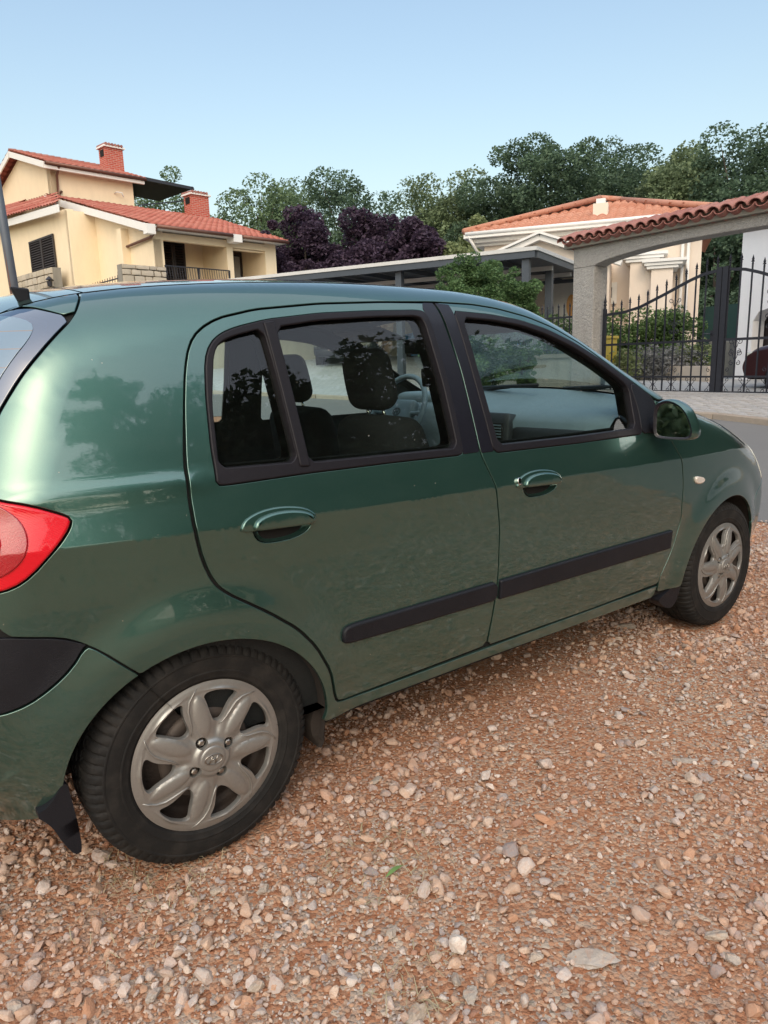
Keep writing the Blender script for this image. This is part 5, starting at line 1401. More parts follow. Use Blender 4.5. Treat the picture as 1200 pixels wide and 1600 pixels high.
IRON = MATS['wrought_iron']
def spiral(cx, cz, r, turns, a0, dirn=1, n=14):
    return [(cx + r*(1-.72*i/n)*math.cos(a0 + dirn*turns*2*PI*i/n), 0, cz + r*(1-.72*i/n)*math.sin(a0 + dirn*turns*2*PI*i/n)) for i in range(n+1)]
topc = [(2.28,1.975),(1.89,1.99),(1.52,2.06),(1.02,2.24),(.58,2.41),(.33,2.485),(.05,2.515)]
def gate_leaf(label):
    g_ = empty('gate_leaf', label=label, cat='gate', group='pair of wrought-iron gate leaves')
    MB().box((.05, 0, (gz+2.56)/2), (.09, .07, 2.56-gz)).build('meeting_stile', IRON, g_)
    hp = MB().box((2.28, 0, (gz+2.08)/2), (.055, .055, 2.08-gz)); hp.build('hinge_stile', IRON, g_)
    for z, h in ((gz+.025, .055), (.845, .03), (1.43, .04)): MB().box((1.17, 0, z), (2.16, .04, h)).build('rail', IRON, g_)
    n = 24; P = [(2.28 + (.08-2.28)*i/n, 0, float(np.interp(2.28+(.08-2.28)*i/n, *np.array(topc[::-1]).T))) for i in range(n+1)]
    tb = MB()
    for a, b in zip(P[:-1], P[1:]): tb.bar(a, b, .028, .05, up=(0, 1, 0)) if False else tb.bar(a, b, .03, .045)
    tb.build('top_rail', IRON, g_)
    for i in range(12):
        s_ = 2.28 - (i+1)*.1815 + .0; z = float(np.interp(s_, *np.array(topc[::-1]).T)) if i < 12 else 2.5
        br = MB().box((s_, 0, (gz+.03+z+.10)/2), (.020, .020, z+.10-gz-.03)).build('bar', IRON, g_)
        MB().lathe([(.001,.155),(.008,.13),(.022,.09),(.016,.07),(.030,.05),(.012,.045),(.018,.02),(.012,0)], (s_, 0, z+.085), 6).build('spear', IRON, br)
        if i % 2 == 1:
            MB().lathe([(.010,-.05),(.020,-.02),(.022,0),(.020,.02),(.010,.05)], (s_, 0, .715), 6).build('collar', IRON, br)
    MB().lathe([(.001,.28),(.010,.22),(.030,.13),(.020,.10),(.034,.07),(.02,.05),(.03,0)], (2.28, 0, 2.08), 6).build('spear', IRON, g_)
    sc = MB()
    for i in range(1, 12, 2):
        s_ = 2.28 - (i+1)*.1815
        for sd in (-1, 1):
            sc.tube(spiral(s_+sd*.062, .80, .036, 1.1, PI/2 if sd > 0 else PI/2, -sd), .0055, 5); sc.tube(spiral(s_+sd*.06, .625, .036, 1.1, -PI/2, sd), .0055, 5)
            sc.tube([(s_+sd*.062, 0, .764), (s_+sd*.02, 0, .715), (s_+sd*.06, 0, .66)], .0055, 5)
            if i % 4 == 3: sc.tube(spiral(s_+sd*.055, .955, .036, 1.1, PI/2, -sd), .0055, 5)
    for s_, zc in ((.83, 2.02), (.83, 1.66), (.28, 1.12), (.28, 1.30)):
        for sd in (-1, 1): 
            sc.tube(spiral(s_+sd*.075, zc+.10, .045, 1.15, 0 if sd < 0 else PI, sd), .006, 5); sc.tube(spiral(s_+sd*.055, zc-.06, .04, 1.15, PI/2, -sd), .006, 5)
            sc.tube([(s_, 0, zc-.02), (s_+sd*.03, 0, zc+.03), (s_+sd*.04, 0, zc+.08)], .006, 5)
    sc.build('scrollwork', IRON, g_, kind='stuff')
    return g_
la = gate_leaf('left leaf of the dark wrought-iron gate, hung on the visible stucco pillar')
la.location = (G0[0], G0[1], 0); la.rotation_euler = (0, 0, math.atan2(GD[1], GD[0]))
lk_ = MB(); lk_.box((.10, .0, 1.50), (.09, .05, .17)); lk_.tube([(.10, .05, 1.53), (.10, .09, 1.53), (.22, .09, 1.535)], .010, 6); lk_.build('lock_case', IRON, la)
lb = copy_tree(la, None, (G0[0], G0[1], 0), None, label='right leaf of the dark wrought-iron gate, in front of the white building'); lb.scale = (-1, 1, 1)
lb.location = (G0[0] - GD[0]*.004, G0[1] - GD[1]*.004, 0)
for ch in list(lb.children):
    if ch.name.startswith('lock_case'): bpy.data.objects.remove(ch)
# front wall with spear fence, from the pillar to the carport
fw = empty('front_wall', (0, 0, 0), label='stained grey concrete garden wall left of the gate, seen through the windscreen', cat='wall')
extr([(2.92, .2), (7.6, .2), (7.6, 1.22), (2.92, 1.22)], -.11, .11, 'wall_body', MATS['grey_concrete'], fw); extr([(2.915, 1.222), (7.62, 1.222), (7.62, 1.30), (2.915, 1.30)], -.15, .15, 'coping', MATS['cast_concrete_dark'], fw)
fe = empty('spear_fence', (G0[0], G0[1], 0), math.atan2(GD[1], GD[0]), label='dark iron spear-topped fence standing on the front wall beside the gate pillar', cat='fence')
for z in (1.38, 2.0): MB().box((5.25, 0, z), (4.6, .03, .035)).build('rail', IRON, fe)
bme = None
for i in range(32):
    s_ = 2.98 + i*.145
    if bme is None:
        mb = MB(); mb.box((0, 0, 1.74), (.018, .018, .86)); mb.lathe([(.001,.12),(.007,.10),(.020,.06),(.014,.045),(.026,.03),(.01,.025),(.012,0)], (0, 0, 2.16), 6); o = mb.build('bar', IRON, fe); bme = o.data; o.location = (s_, 0, 0)
    else: link('bar', bme, fe, (s_, 0, 0))
for i in range(3): MB().box((3.02+i*2.2, .001, 1.76), (.05, .05, .9)).build('fence_post', IRON, fe)

# ------------------------------------------------------------------ the pale house behind the gate
RHa, RHb = np.array(pol(45.3, 22.5)), np.array(pol(60.6, 22.0))
rd2 = RHb-RHa; RL = np.linalg.norm(rd2); rd2 /= RL; rd1 = np.array([-rd2[1], rd2[0]]); rd1 = rd1 if rd1 @ (RHa-CAM[:2]) > 0 else -rd1
rh = empty('pale_house', (RHa[0], RHa[1], 0), math.atan2(rd2[1], rd2[0]), label='pale cream bungalow with orange hipped tile roof and white cornices behind the gateway', cat='house')
def rhp(px, py, k=0.):
    p = hit(px, py, RHa + rd1*k, rd1); q = p[:2]-RHa; return float(q @ rd2), float(p[2])
sgn = 1 if (rd1 @ np.array([-rd2[1], rd2[0]])) > 0 else -1
PC = MATS['pale_cream_render']
ze = rhp(762, 370)[1]; gb = .5
w = MB(); w.box((RL/2, sgn*4, (gb+ze)/2), (RL, 8, ze-gb)); w.build('wall', PC, rh)
ax, azz = rhp(937, 311, 3.6); bx, bz = rhp(1068, 322, 4.8)
za_ = max(azz, ze+1.0)
E = [(-.5, -.5*sgn), (RL+.5, -.5*sgn), (RL+.5, 8.5*sgn), (-.5, 8.5*sgn)]
A3, B3 = (ax, sgn*3.6, za_), (max(bx*.9, ax+.3), sgn*4.6, za_-.02)
A3 = (ax, sgn*3.8, za_); B3 = (ax+.6, sgn*4.4, za_)
tile_sheet('roof_tiles', [(*E[0], ze+.06), (*E[1], ze+.06), B3, A3], (1,0,0), MATS['terracotta_orange'], rh, amp=.06)
tile_sheet('roof_tiles', [(*E[3], ze+.06), (*E[0], ze+.06), A3], (0,1,0), MATS['terracotta_orange'], rh, amp=.06)
tile_sheet('roof_tiles', [(*E[1], ze+.06), (*E[2], ze+.06), B3], (0,1,0), MATS['terracotta_orange'], rh, amp=.06)
hp = MB(); hp.tube([(*E[0], ze+.12), (A3[0], A3[1], A3[2]+.07)], .09, 8); hp.tube([(*E[1], ze+.12), (B3[0], B3[1], B3[2]+.07)], .09, 8); hp.tube([(A3[0]-.05, A3[1], A3[2]+.08), (B3[0]+.05, B3[1], B3[2]+.08)], .09, 8); hp.build('hip_tiles', MATS['terracotta_orange'], rh, True)
co = MB(); co.box((RL/2, -.27*sgn, ze-.03), (RL+1.0, .5, .10)); co.box((RL/2, -.17*sgn, ze-.14), (RL+.7, .30, .10)); co.box((RL/2, -.08*sgn, ze-.23), (RL+.5, .14, .08))
co.box((-.26, 4*sgn, ze-.031), (.5, 8.9, .10)); co.build('cornice', MATS['white_fascia'], rh)
mb = MB(); mb.tube([(-.45, -.5*sgn, ze+.04), (RL+.45, -.5*sgn, ze+.04)], .06, 8); mb.tube([(-.35,-.5*sgn,ze-.03),(-.2,-.3*sgn,ze-.35),(-.12,-.06*sgn,ze-.5),(-.12,-.06*sgn,ze-1.5)], .045, 8); mb.build('gutter', MATS['white_fascia'], rh, True)
cx_, cz_ = rhp(939, 322, 1.3); _, cz0 = rhp(939, 345, 1.3); MB().box((cx_, 1.3*sgn, (cz0+cz_)/2-.1), (.42, .4, cz_-cz0+.3)).build('chimney', PC, rh); MB().box((cx_, 1.3*sgn, cz_+.12), (.26, .26, .14)).build('chimney_cap', MATS['white_fascia'], rh)
# gabled porch with white moulding
pa, pb, pp = rhp(795, 388, -1.2), rhp(912, 402, -1.2), rhp(845, 372, -1.2)
x0, x1 = pa[0]-.2, rhp(905, 400, -1.2)[0]+.8; zc = pa[1]; zp = pp[1]; xm = pp[0]
pw = MB(); pw.add(*slab([(x0, -1.2*sgn, gb), (x1, -1.2*sgn, gb), (x1, -1.2*sgn, zc-.55), (xm, -1.2*sgn, zp-.1), (x0, -1.2*sgn, zc-.2)], 1.1, (0,-sgn,0))); fixn(pw.build('porch_wall', PC, rh))
pm = MB(); pm.bar((x0-.3, -1.28*sgn, zc-.28), (xm, -1.28*sgn, zp), .30, .14); pm.bar((xm, -1.281*sgn, zp-.002), (x1+.3, -1.281*sgn, zc-.62), .30, .14); pm.bar((x0-.3, -1.30*sgn, zc-.17), (xm, -1.30*sgn, zp+.11), .42, .06); pm.bar((xm, -1.302*sgn, zp+.108), (x1+.3, -1.302*sgn, zc-.50), .42, .06)
pm.build('porch_moulding', MATS['white_fascia'], rh)
# front door with oval pane
dx, dz = rhp(893, 462, -1.2); dr = MB().box((dx, -1.23*sgn, (gb+dz+.35)/2), (1.15, .06, dz+.35-gb)).build('door', MATS['cream_door'], rh)
ox, oz = rhp(893, 478, -1.2); ov = MB(); ov.add([(ox+.13*math.cos(a), -1.268*sgn, oz+.30*math.sin(a)) for a in np.linspace(0, 2*PI, 25)[:-1]] + [(ox+.13*math.cos(a), -1.25*sgn, oz+.30*math.sin(a)) for a in np.linspace(0, 2*PI, 25)[:-1]], [tuple(range(24))] + [(i, (i+1) % 24, 24+(i+1) % 24, 24+i) for i in range(24)]); fixn(ov.build('door_pane', MATS['orange_glass'], dr))
# small window
a, b = rhp(939, 447), rhp(960, 471); wn = MB().box(((a[0]+b[0])/2, -.03*sgn, (a[1]+b[1])/2), (b[0]-a[0]+.12, .08, a[1]-b[1]+.14)).build('window', MATS['white_fascia'], rh)
MB().box(((a[0]+b[0])/2, -.075*sgn, (a[1]+b[1])/2+.02), (b[0]-a[0]-.14, .02, a[1]-b[1]-.16)).build('pane', MATS['carport_steel'], wn)
# two projecting bays with stepped white cornices
for (pxa, pya, pxb, k_) in ((985, 410, 1023, -.8), (1018, 420, 1052, -1.1)):
    a, b = rhp(pxa, pya, k_), rhp(pxb, pya, k_)
    MB().box(((a[0]+b[0])/2, sgn*k_/2, (gb+a[1])/2), (b[0]-a[0], abs(k_)+.02, a[1]-gb)).build('bay', PC, rh)
    cc = MB()
    for j, (e_, z_) in enumerate(((.12, .05), (.20, .13), (.28, .21))): cc.box(((a[0]+b[0])/2+.02*j, sgn*(k_-.02)/2, a[1]+z_-.02), (b[0]-a[0]+e_*2, abs(k_)+e_, .075))
    cc.build('bay_cornice', MATS['white_fascia'], rh)
dp = MB(); 
for px in (1066, 1075): x_, _ = rhp(px, 400); dp.tube([(x_, -.08*sgn, gb+.5), (x_, -.08*sgn, ze-.3)], .045, 8)
dp.build('downpipe', MATS['white_fascia'], rh, True)

# ------------------------------------------------------------------ white building on the right
wa, wb = np.array(pol(63.15, 17.0)), np.array(pol(74, 15.0)); d = wb-wa; WL = np.linalg.norm(d); d /= WL
wb_ = empty('white_building', (wa[0], wa[1], 0), math.atan2(d[1], d[0]), label='white-rendered building with a dark arched doorway behind the right gate leaf', cat='building')
sg2 = 1 if np.array([-d[1], d[0]]) @ (wa-CAM[:2]) > 0 else -1
def wp(px, py, k=0.): n = np.array([-d[1], d[0]])*sg2; p = hit(px, py, wa + n*k, n); return float((p[:2]-wa) @ d), float(p[2])
zt = wp(1152, 340)[1]
door_x0, zd_ = wp(1178, 482); 
P = [(0, .3), (0, zt), (WL, zt), (WL, .3)]
dw = 1.6; ring = [(door_x0, .3), (door_x0, zd_-.25), (door_x0+.12, zd_-.07), (door_x0+.4, zd_), (door_x0+dw-.4, zd_), (door_x0+dw, zd_-.25), (door_x0+dw, .3)]
poly = [(0, .3)] + ring + [(WL, .3), (WL, zt), (0, zt)]
v, f = slab([(x, 0, z) for x, z in poly], .35, (0, -sg2, 0)); fixn(MB().add(v, f).build('wall', MATS['white_render'], wb_))
MB().box((.15, sg2*3, (zt+.3)/2), (.3, 5.3, zt-.3)).build('side_wall', MATS['white_render'], wb_)
MB().box((door_x0+dw/2, sg2*.45, 1.4), (dw+.4, .06, 2.6)).build('door', MATS['dark_brown_wood'], wb_)
tx, tz = wp(1178, 309)
tile_sheet('roof_tiles', [(-.3, -.4*sg2, zt-.05), (WL+.3, -.4*sg2, zt-.05), (WL+.3, 3*sg2, zt+1.1), (1.2, 3*sg2, zt+1.1)], (1,0,0), MATS['terracotta_orange'], wb_, amp=.06)

# ------------------------------------------------------------------ other cars
def simple_car(name, loc, rz, paint, label, tail=True):
    """a plain saloon/hatch seen at a distance: body, glazing, wheels, lamps; faces +x, rear at x = 0"""
    c = empty(name, loc, rz, label=label, cat='car')
    prof = [(.12,.30),(.02,.42),(.0,.62),(.05,.86),(.16,.98),(.42,1.34),(.75,1.44),(1.6,1.46),(2.2,1.40),(2.85,1.02),(3.5,.90),(4.05,.74),(4.15,.5),(4.08,.28)]
    p, _ = _dense(prof, .06); n = len(p); W = .86; sec = [(-1.0, .0), (-.98, .04), (-.90, .075), (-.7, .10), (-.3, .12), (0, .125), (.3, .12), (.7, .10), (.9, .075), (.98, .04), (1.0, 0)]
    pn = np.gradient(p, axis=0); pn = np.stack([-pn[:, 1], pn[:, 0]], 1)/np.linalg.norm(pn, axis=1)[:, None]
    v = []
    for i in range(n):
        w_ = W*(1 - .20*smooth(.9, 1.45, np.array(p[i, 1])) - .10*smooth(.5, .0, np.array(p[i, 0])) - .12*smooth(3.4, 4.15, np.array(p[i, 0])))
        for y, o_ in sec: v.append((p[i, 0] + pn[i, 0]*(o_-.1), y*w_, p[i, 1] + pn[i, 1]*(o_-.1)))
    m = len(sec); f = [(i*m+j, i*m+j+1, (i+1)*m+j+1, (i+1)*m+j) for i in range(n-1) for j in range(m-1)]
    b0 = len(v); side = [(.12,.30),(1.0,.26),(3.2,.26),(4.08,.28)]
    mb = MB(); mb.add(v, f)
    for s in (0, m-1):                                             # side skins: strip down to mid body
        idx_ = [i*m+s for i in range(n)]; y_s = [v[k] for k in idx_]
        ww_ = MB(); q = [(x, (W if y > 0 else -W)*(1 if z < .9 else 1-.20*float(smooth(.9, 1.45, np.array(z)))), z) for x, y, z in y_s]
        mb.add(q, [tuple(range(len(q)))])
        mb.add(q + y_s, [(i, i+1, len(q)+i+1, len(q)+i) for i in range(len(q)-1)])
    o = mb.build('body', MATS[paint], c); fixn(o); autosmooth(o, 50)
    MB().add([(.19,-.60,1.03),(.19,.60,1.03),(.44,.54,1.36),(.44,-.54,1.36)], [(0,1,2,3)]).build('rear_window', MATS['rear_glass_sky_tint'], c).location.x = -.035
    MB().add([(2.26,-.56,1.41),(2.26,.56,1.41),(2.84,.66,1.05),(2.84,-.66,1.05)], [(0,1,2,3)]).build('windscreen', MATS['rear_glass_sky_tint'], c).location.x = .04
    for s in (-1, 1):
        MB().add([(.55, s*.80, 1.0), (2.65, s*.80, 1.0), (2.2, s*.70, 1.36), (.75, s*.70, 1.38)], [(0,1,2,3)]).build('side_window', MATS['rear_glass_sky_tint'], c).location.y = s*.045
        softbox('tail_light', (.10, .30, .17), .05, MATS['red_lens'], c, (.085, s*.62, .85), n=5)
        softbox('headlight', (.16, .34, .14), .05, MATS['headlight_lens'], c, (4.02, s*.60, .68), n=5)
        for x in (.78, 3.32):
            MB().lathe([(.18,.0),(.20,-.015),(.29,-.01),(.305,.02),(.305,.19),(.28,.21),(.18,.2),(.001,.19)], (x, -.87 if s < 0 else .87-.20, .305), 30, 'y').build('wheel', MATS['tyre_rubber'], c, True)
            MB().lathe([(.185,.0),(.17,-.01),(.12,.01),(.04,-.005),(.001,-.008)], (x, -.872 if s < 0 else .885, .305), 24, 'y').build('wheel_cover', MATS['hubcap_silver'], c, True)
    MB().box((-.035, 0, .72), (.02, .52, .115)).build('number_plate', MATS['plate_white'], c)
    softbox('bumper', (.16, 1.60, .20), .06, MATS['black_bumper_plastic'], c, (.03, 0, .42), n=6)
    return c
p = pol(34.6, 18.3); az_c = math.radians(52)
simple_car('parked_car', (p[0], p[1], ghf(*p)), math.atan2(math.cos(math.radians(40)), math.sin(math.radians(40))), 'dark_car_paint', 'dark grey car with white number plate under the carport, seen past the headrest')
p = pol(48.5, 20.0)
simple_car('parked_car', (p[0], p[1], ghf(*p)), math.atan2(math.cos(math.radians(-25)), math.sin(math.radians(-25))), 'blue_paint', 'blue car behind the fence, seen through the windscreen')
p = gpt(-3.05, 0, .4); 
simple_car('parked_car', (11.82, .42, .48), math.atan2(.98, .19), 'maroon_car_paint', 'dark maroon car close behind the right gate leaf')

# steel pole at the left edge
pa = pol(11.55, 9.0); pz = ghf(*pa)
pl = empty('steel_pole', (pa[0], pa[1], pz), label='leaning grey steel pole at the left edge behind the car roof', cat='pole')
MB().tube([(0,0,0),(-.10,0,3.),(-.24,0,6.5)], [.050,.046,.04], 14).build('shaft', MATS['pole_steel'], pl, True)
MB().lathe([(.10,0),(.10,.02),(.065,.05),(.062,.3)], (0,0,0), 14).build('base_collar', MATS['pole_steel'], pl)
MB().tube([(-.075,-.02,0),(-.12,-.02,3.),(-.18,-.02,5.)], .012, 6).build('cable_pipe', MATS['brown_gutter'], pl)
# small things by the gate
def thing1(name, mb, mat, label, cat, loc, group=None, bev=.01):
    o = mb.build(name, MATS[mat], label=label, cat=cat, group=group); o.location = loc; bevel(o, bev); return o
p = at(937, 536, 16.5); b = MB(); b.box((0,0,.35), (.55,.5,.7)); b.box((0,0,.73), (.6,.55,.06)); thing1('garden_box', b, 'yellow_plastic', 'yellow plastic box standing just behind the gate hinge side', 'box', (p[0], p[1], p[2]-.62))
p = at(1107, 566, 18.); b = MB(); b.lathe([(.12,0),(.16,.28),(.19,.30),(.19,.34),(.001,.36)], n=16); thing1('plant_pot', b, 'green_plastic', 'small green plastic tub on the planter beside the gate stile', 'tub', (p[0], p[1], p[2]-.15), bev=.004)
pl_ = empty('raised_planter', (0,0,0), label='curved low cream planter wall with shrubs inside the gate', cat='planter')
for (pxs, py0, t_, h_) in (((960, 1000, 1040, 1080, 1112), 572, 16.5, .28), ((930, 970, 1010, 1040), 555, 19.5, .25)):
    pts = [at(px, py0, t_+.5*math.sin(i*1.1)) for i, px in enumerate(pxs)]; mb = MB()
    for q1, q2 in zip(pts[:-1], pts[1:]): mb.bar((q1[0], q1[1], q1[2]-h_), (q2[0], q2[1], q2[2]-h_), .22, h_*2)
    mb.build('planter_wall', MATS['planter_render'], pl_)
p0, p1 = at(1122, 533, 19.), at(1152, 533, 19.); b = MB().box((0,0,-.55), (.75,.5,1.1)); thing1('concrete_block', b, 'cast_concrete_dark', 'weathered dark concrete block against the white building', 'block', tuple((p0+p1)/2), bev=.02)
a, b = at(1100, 480, 22.), at(1162, 480, 21.); gm = MB(); gm.add([(*a[:2], .5), (*b[:2], .5), (*b[:2], a[2]), (*a[:2], a[2]), (a[0]+.03, a[1]+.03, .5), (b[0]+.03, b[1]+.03, .5), (b[0]+.03, b[1]+.03, a[2]), (a[0]+.03, a[1]+.03, a[2])], [(0,1,2,3),(7,6,5,4),(0,4,5,1),(1,5,6,2),(2,6,7,3),(3,7,4,0)]); prop(fixn(gm.build('garden_screen', MATS['green_mesh'])), 'dark green screening fence between the two houses', 'fence')
# ------------------------------------------------------------------ trees and shrubs
def leaves(centres, radii, counts, size, rg, up=.25, aspect=.6):
    P = []
    for c, r, n in zip(centres, radii, counts):
        u = rg.normal(size=(n, 3)); u /= np.linalg.norm(u, axis=1)[:, None]; q = rg.uniform(.35, 1.0, n)**.5
        P.append(c + u*q[:, None]*r)
    P = np.vstack(P); n = len(P); S = size*rg.uniform(.6, 1.35, n)
    a = rg.normal(size=(n, 3)); a[:, 2] *= .6; a /= np.linalg.norm(a, axis=1)[:, None]
    nn = rg.normal(size=(n, 3)); nn[:, 2] += up*3; b = np.cross(nn, a); b /= np.maximum(np.linalg.norm(b, axis=1), 1e-6)[:, None]
    A = a*S[:, None]*.5; B = b*S[:, None]*.5*aspect
    V = np.stack([P-A, P-B*.9+A*.1, P+A, P+B], 1).reshape(-1, 3); F = np.arange(4*n).reshape(n, 4); return V, F
def tree(name, x, y, height, cr, mat, label, cat='tree', group=None, seed=0, crown_lo=.25, nclump=70, nleaf=9000, lsize=.19, clump=.32, squash=1.0, z=None, trunk=.16, lean=(0, 0), gap=.0):
    rg = np.random.default_rng(seed); z0 = (ghf(x, y) if z is None else z) - .1
    t = empty(name, (x, y, z0), label=label, cat=cat, group=group)
    zc = height*(1+crown_lo)/2; rz = height*(1-crown_lo)/2*squash
    C = []
    while len(C) < nclump:
        u = rg.normal(size=3); u /= np.linalg.norm(u); q = rg.uniform(.25, 1.0)**.45
        w_ = 1 + .22*math.sin(3*math.atan2(u[1], u[0]) + seed) + .16*math.sin(5*u[2]*2 + seed*1.7 + 2*u[0])
        p = np.array([u[0]*cr*q*w_ + lean[0]*u[2], u[1]*cr*q*w_ + lean[1]*u[2], zc + u[2]*rz*q*(.85+.3*rg.uniform())])
        if p[2] < height*.08: continue
        C.append(p)
    C = np.array(C); R = cr*clump*rg.uniform(.6, 1.35, len(C)); R3 = np.stack([R, R, R*.9], 1)
    cnt = np.maximum(20, (nleaf*3.0*R**2/np.sum(R**2)).astype(int))
    V, F = leaves(C, R3, cnt, lsize, rg)
    link('crown', fastmesh('crown', V, F, MATS[mat]), t)
    mb = MB(); h1 = zc; tr = trunk*height*.12
    mb.tube([(0,0,-.2), (rg.normal()*.05, rg.normal()*.05, h1*.4), (lean[0]*.2+rg.normal()*.1, rg.normal()*.1, h1), (lean[0]*.5, 0, h1+rz*.6)], [tr*1.4, tr, tr*.6, tr*.2], 9)
    for i in range(12):
        c = C[rg.integers(len(C))]; st = np.array([0, 0, h1*rg.uniform(.35, .95)]); mid = (st+c)/2 + np.array([0, 0, .1*cr]); mb.tube([st, mid, c], [tr*.4, tr*.25, tr*.06], 6)
    mb.build('trunk', MATS['bark'], t, True); return t
def tree_px(name, px, py_top, dist, wpx, mat, label, **k):
    x, y, zt = at(px, py_top, dist); h = zt - ghf(x, y); cr = wpx/2*dist/FPX*math.cos(math.radians(20)); 
    return tree(name, x, y, h*.97, cr, mat, label, **k)
# oaks and ashes far behind
tree_px('oak_tree', 262, 276, 48, 110, 'oak_leaves', 'grey-green tree rising behind the terrace canopy of the cream house', seed=1, group='trees behind the houses', nleaf=7000)
tree_px('oak_tree', 398, 276, 46, 150, 'oak_leaves', 'grey-green tree just right of the second chimney', seed=2, group='trees behind the houses', nleaf=9000, crown_lo=.15)
tree_px('oak_tree', 470, 262, 50, 165, 'oak_leaves', 'rounded grey-green tree rising behind the first purple tree', seed=3, group='trees behind the houses', nleaf=9000, crown_lo=.15)
tree_px('oak_tree', 548, 270, 47, 160, 'oak_leaves_dark', 'dark green tree above the gap between the purple trees', seed=4, group='trees behind the houses', nleaf=9000, crown_lo=.15)
tree_px('ash_tree', 716, 230, 46, 165, 'ash_leaves', 'loose pale green tree left of the big dark oaks', seed=5, group='trees behind the houses', nleaf=12000, crown_lo=.1, nclump=90)
tree_px('oak_tree', 862, 190, 44, 220, 'oak_leaves_dark', 'largest dark oak with a broad crown behind the orange hipped roof', seed=6, group='trees behind the houses', nleaf=20000, nclump=120, crown_lo=.08, clump=.2)
tree_px('oak_tree', 960, 206, 47, 150, 'oak_leaves_dark', 'dark oak between the broadest oak and the pale-crowned tree', seed=7, group='trees behind the houses', nleaf=14000, nclump=90, crown_lo=.08)
tree_px('ash_tree', 1062, 204, 42, 150, 'ash_leaves', 'lighter green tree standing above the gateway arch', seed=8, group='trees behind the houses', nleaf=14000, nclump=90, crown_lo=.08)
tree_px('oak_tree', 1178, 190, 40, 170, 'oak_leaves_dark', 'dark oak at the right edge above the white building', seed=9, group='trees behind the houses', nleaf=15000, nclump=100, crown_lo=.05)
tree_px('oak_tree', 1120, 330, 36, 130, 'oak_leaves_dark', 'dark tree filling the gap between pale house and white building', seed=19, group='trees behind the houses', nleaf=9000, crown_lo=.0)
tree_px('oak_tree', 640, 316, 50, 170, 'oak_leaves', 'low grey-green tree showing between the last two purple trees', seed=20, group='trees behind the houses', nleaf=7000, crown_lo=.1)
tree_px('ash_tree', 742, 342, 30, 110, 'pale_leaves', 'low pale yellow-green tree left of the pale house eaves', seed=10, nleaf=9000, crown_lo=.0, lsize=.16)
tree_px('oak_tree', 790, 300, 52, 120, 'ash_leaves', 'thin tree showing sky gaps left of the orange roof', seed=21, group='trees behind the houses', nleaf=6000, crown_lo=.1)
# purple plums
tree_px('plum_tree', 474, 312, 31, 118, 'plum_leaves', 'leftmost purple-leaved tree beside the cream house', seed=11, group='purple plum trees', nleaf=15000, lsize=.16, crown_lo=.0, nclump=90)
tree_px('plum_tree', 578, 328, 30, 116, 'plum_leaves', 'middle purple-leaved tree above the carport roof', seed=12, group='purple plum trees', nleaf=14000, lsize=.16, crown_lo=.0, nclump=90)
tree_px('plum_tree', 652, 318, 29, 92, 'plum_leaves', 'rightmost purple-leaved tree next to the pale green one', seed=13, group='purple plum trees', nleaf=12000, lsize=.16, crown_lo=.0, nclump=80)
tree_px('plum_tree', 424, 350, 30, 46, 'plum_leaves', 'small purple-leaved shoot hanging in front of the cream house wall', seed=14, group='purple plum trees', nleaf=4200, lsize=.15, crown_lo=.1, nclump=34)
# shrubs
tree_px('shrub', 748, 386, 13.0, 190, 'bright_leaves', 'fresh green bushy young tree between car roof and carport', cat='shrub', seed=15, nleaf=26000, lsize=.05, crown_lo=.05, nclump=300, clump=.13)
tree_px('shrub', 818, 432, 13.2, 66, 'bright_leaves', 'thin green side shoot of leaves right of the young tree', cat='shrub', seed=16, nleaf=6000, lsize=.045, crown_lo=.1, nclump=90, clump=.17)
def hedge(px0, px1, py_top, dist, mat, label, n, seed, lsize=.08, thick=.9, name='hedge', cat='hedge', zb=None):
    rg = np.random.default_rng(seed); a, b = at(px0, py_top, dist), at(px1, py_top, dist); m = 60; C = []
    zb_ = zb if zb is not None else ghf(*((a+b)/2)[:2])
    for i in range(m):
        k_ = rg.uniform(); p = a*(1-k_)+b*k_; zz = rg.uniform(zb_, (p[2])-.1); C.append([p[0]+rg.uniform(-.5, .5)*thick, p[1]+rg.uniform(-.5, .5)*thick, zz])
    C = np.array(C); R = np.full((m, 3), .30)*rg.uniform(.7, 1.2, (m, 1))
    V, F = leaves(C, R, np.full(m, n//m), lsize, rg); o = empty(name, (float(C[:, 0].mean()), float(C[:, 1].mean()), zb_), label=label, cat=cat)
    V = V - np.array([C[:, 0].mean(), C[:, 1].mean(), zb_]); link('foliage', fastmesh('foliage', V, F, MATS[mat]), o)
    mb = MB()
    for i in range(8): c = C[i] - np.array([C[:, 0].mean(), C[:, 1].mean(), zb_]); mb.tube([(c[0], c[1], 0), (c[0]+.05, c[1], c[2]*.6), c], [.025, .018, .006], 5)
    mb.build('stems', MATS['bark'], o); return o
hedge(950, 1082, 492, 18.5, 'hedge_leaves', 'clipped mid-green hedge in front of the pale house, behind the gate', 16000, 31)
hedge(996, 1068, 548, 16.9, 'lavender_leaves', 'grey lavender bush growing in the planter behind the gate', 7000, 32, .06, .5, 'lavender_bush', 'bush', .75)
hedge(1066, 1106, 540, 17.2, 'pale_leaves', 'yellow-green leafy bush beside the lavender', 3000, 33, .09, .4, 'garden_bush', 'bush', .75)
hedge(958, 984, 552, 16.6, 'pale_leaves', 'small yellow-green bush at the left end of the planter', 2500, 34, .07, .35, 'garden_bush', 'bush', .72)
hedge(856, 905, 494, 16.0, 'hedge_leaves', 'green bush behind the spear fence left of the stucco pillar', 5000, 35, .08, .6, 'garden_bush', 'bush')
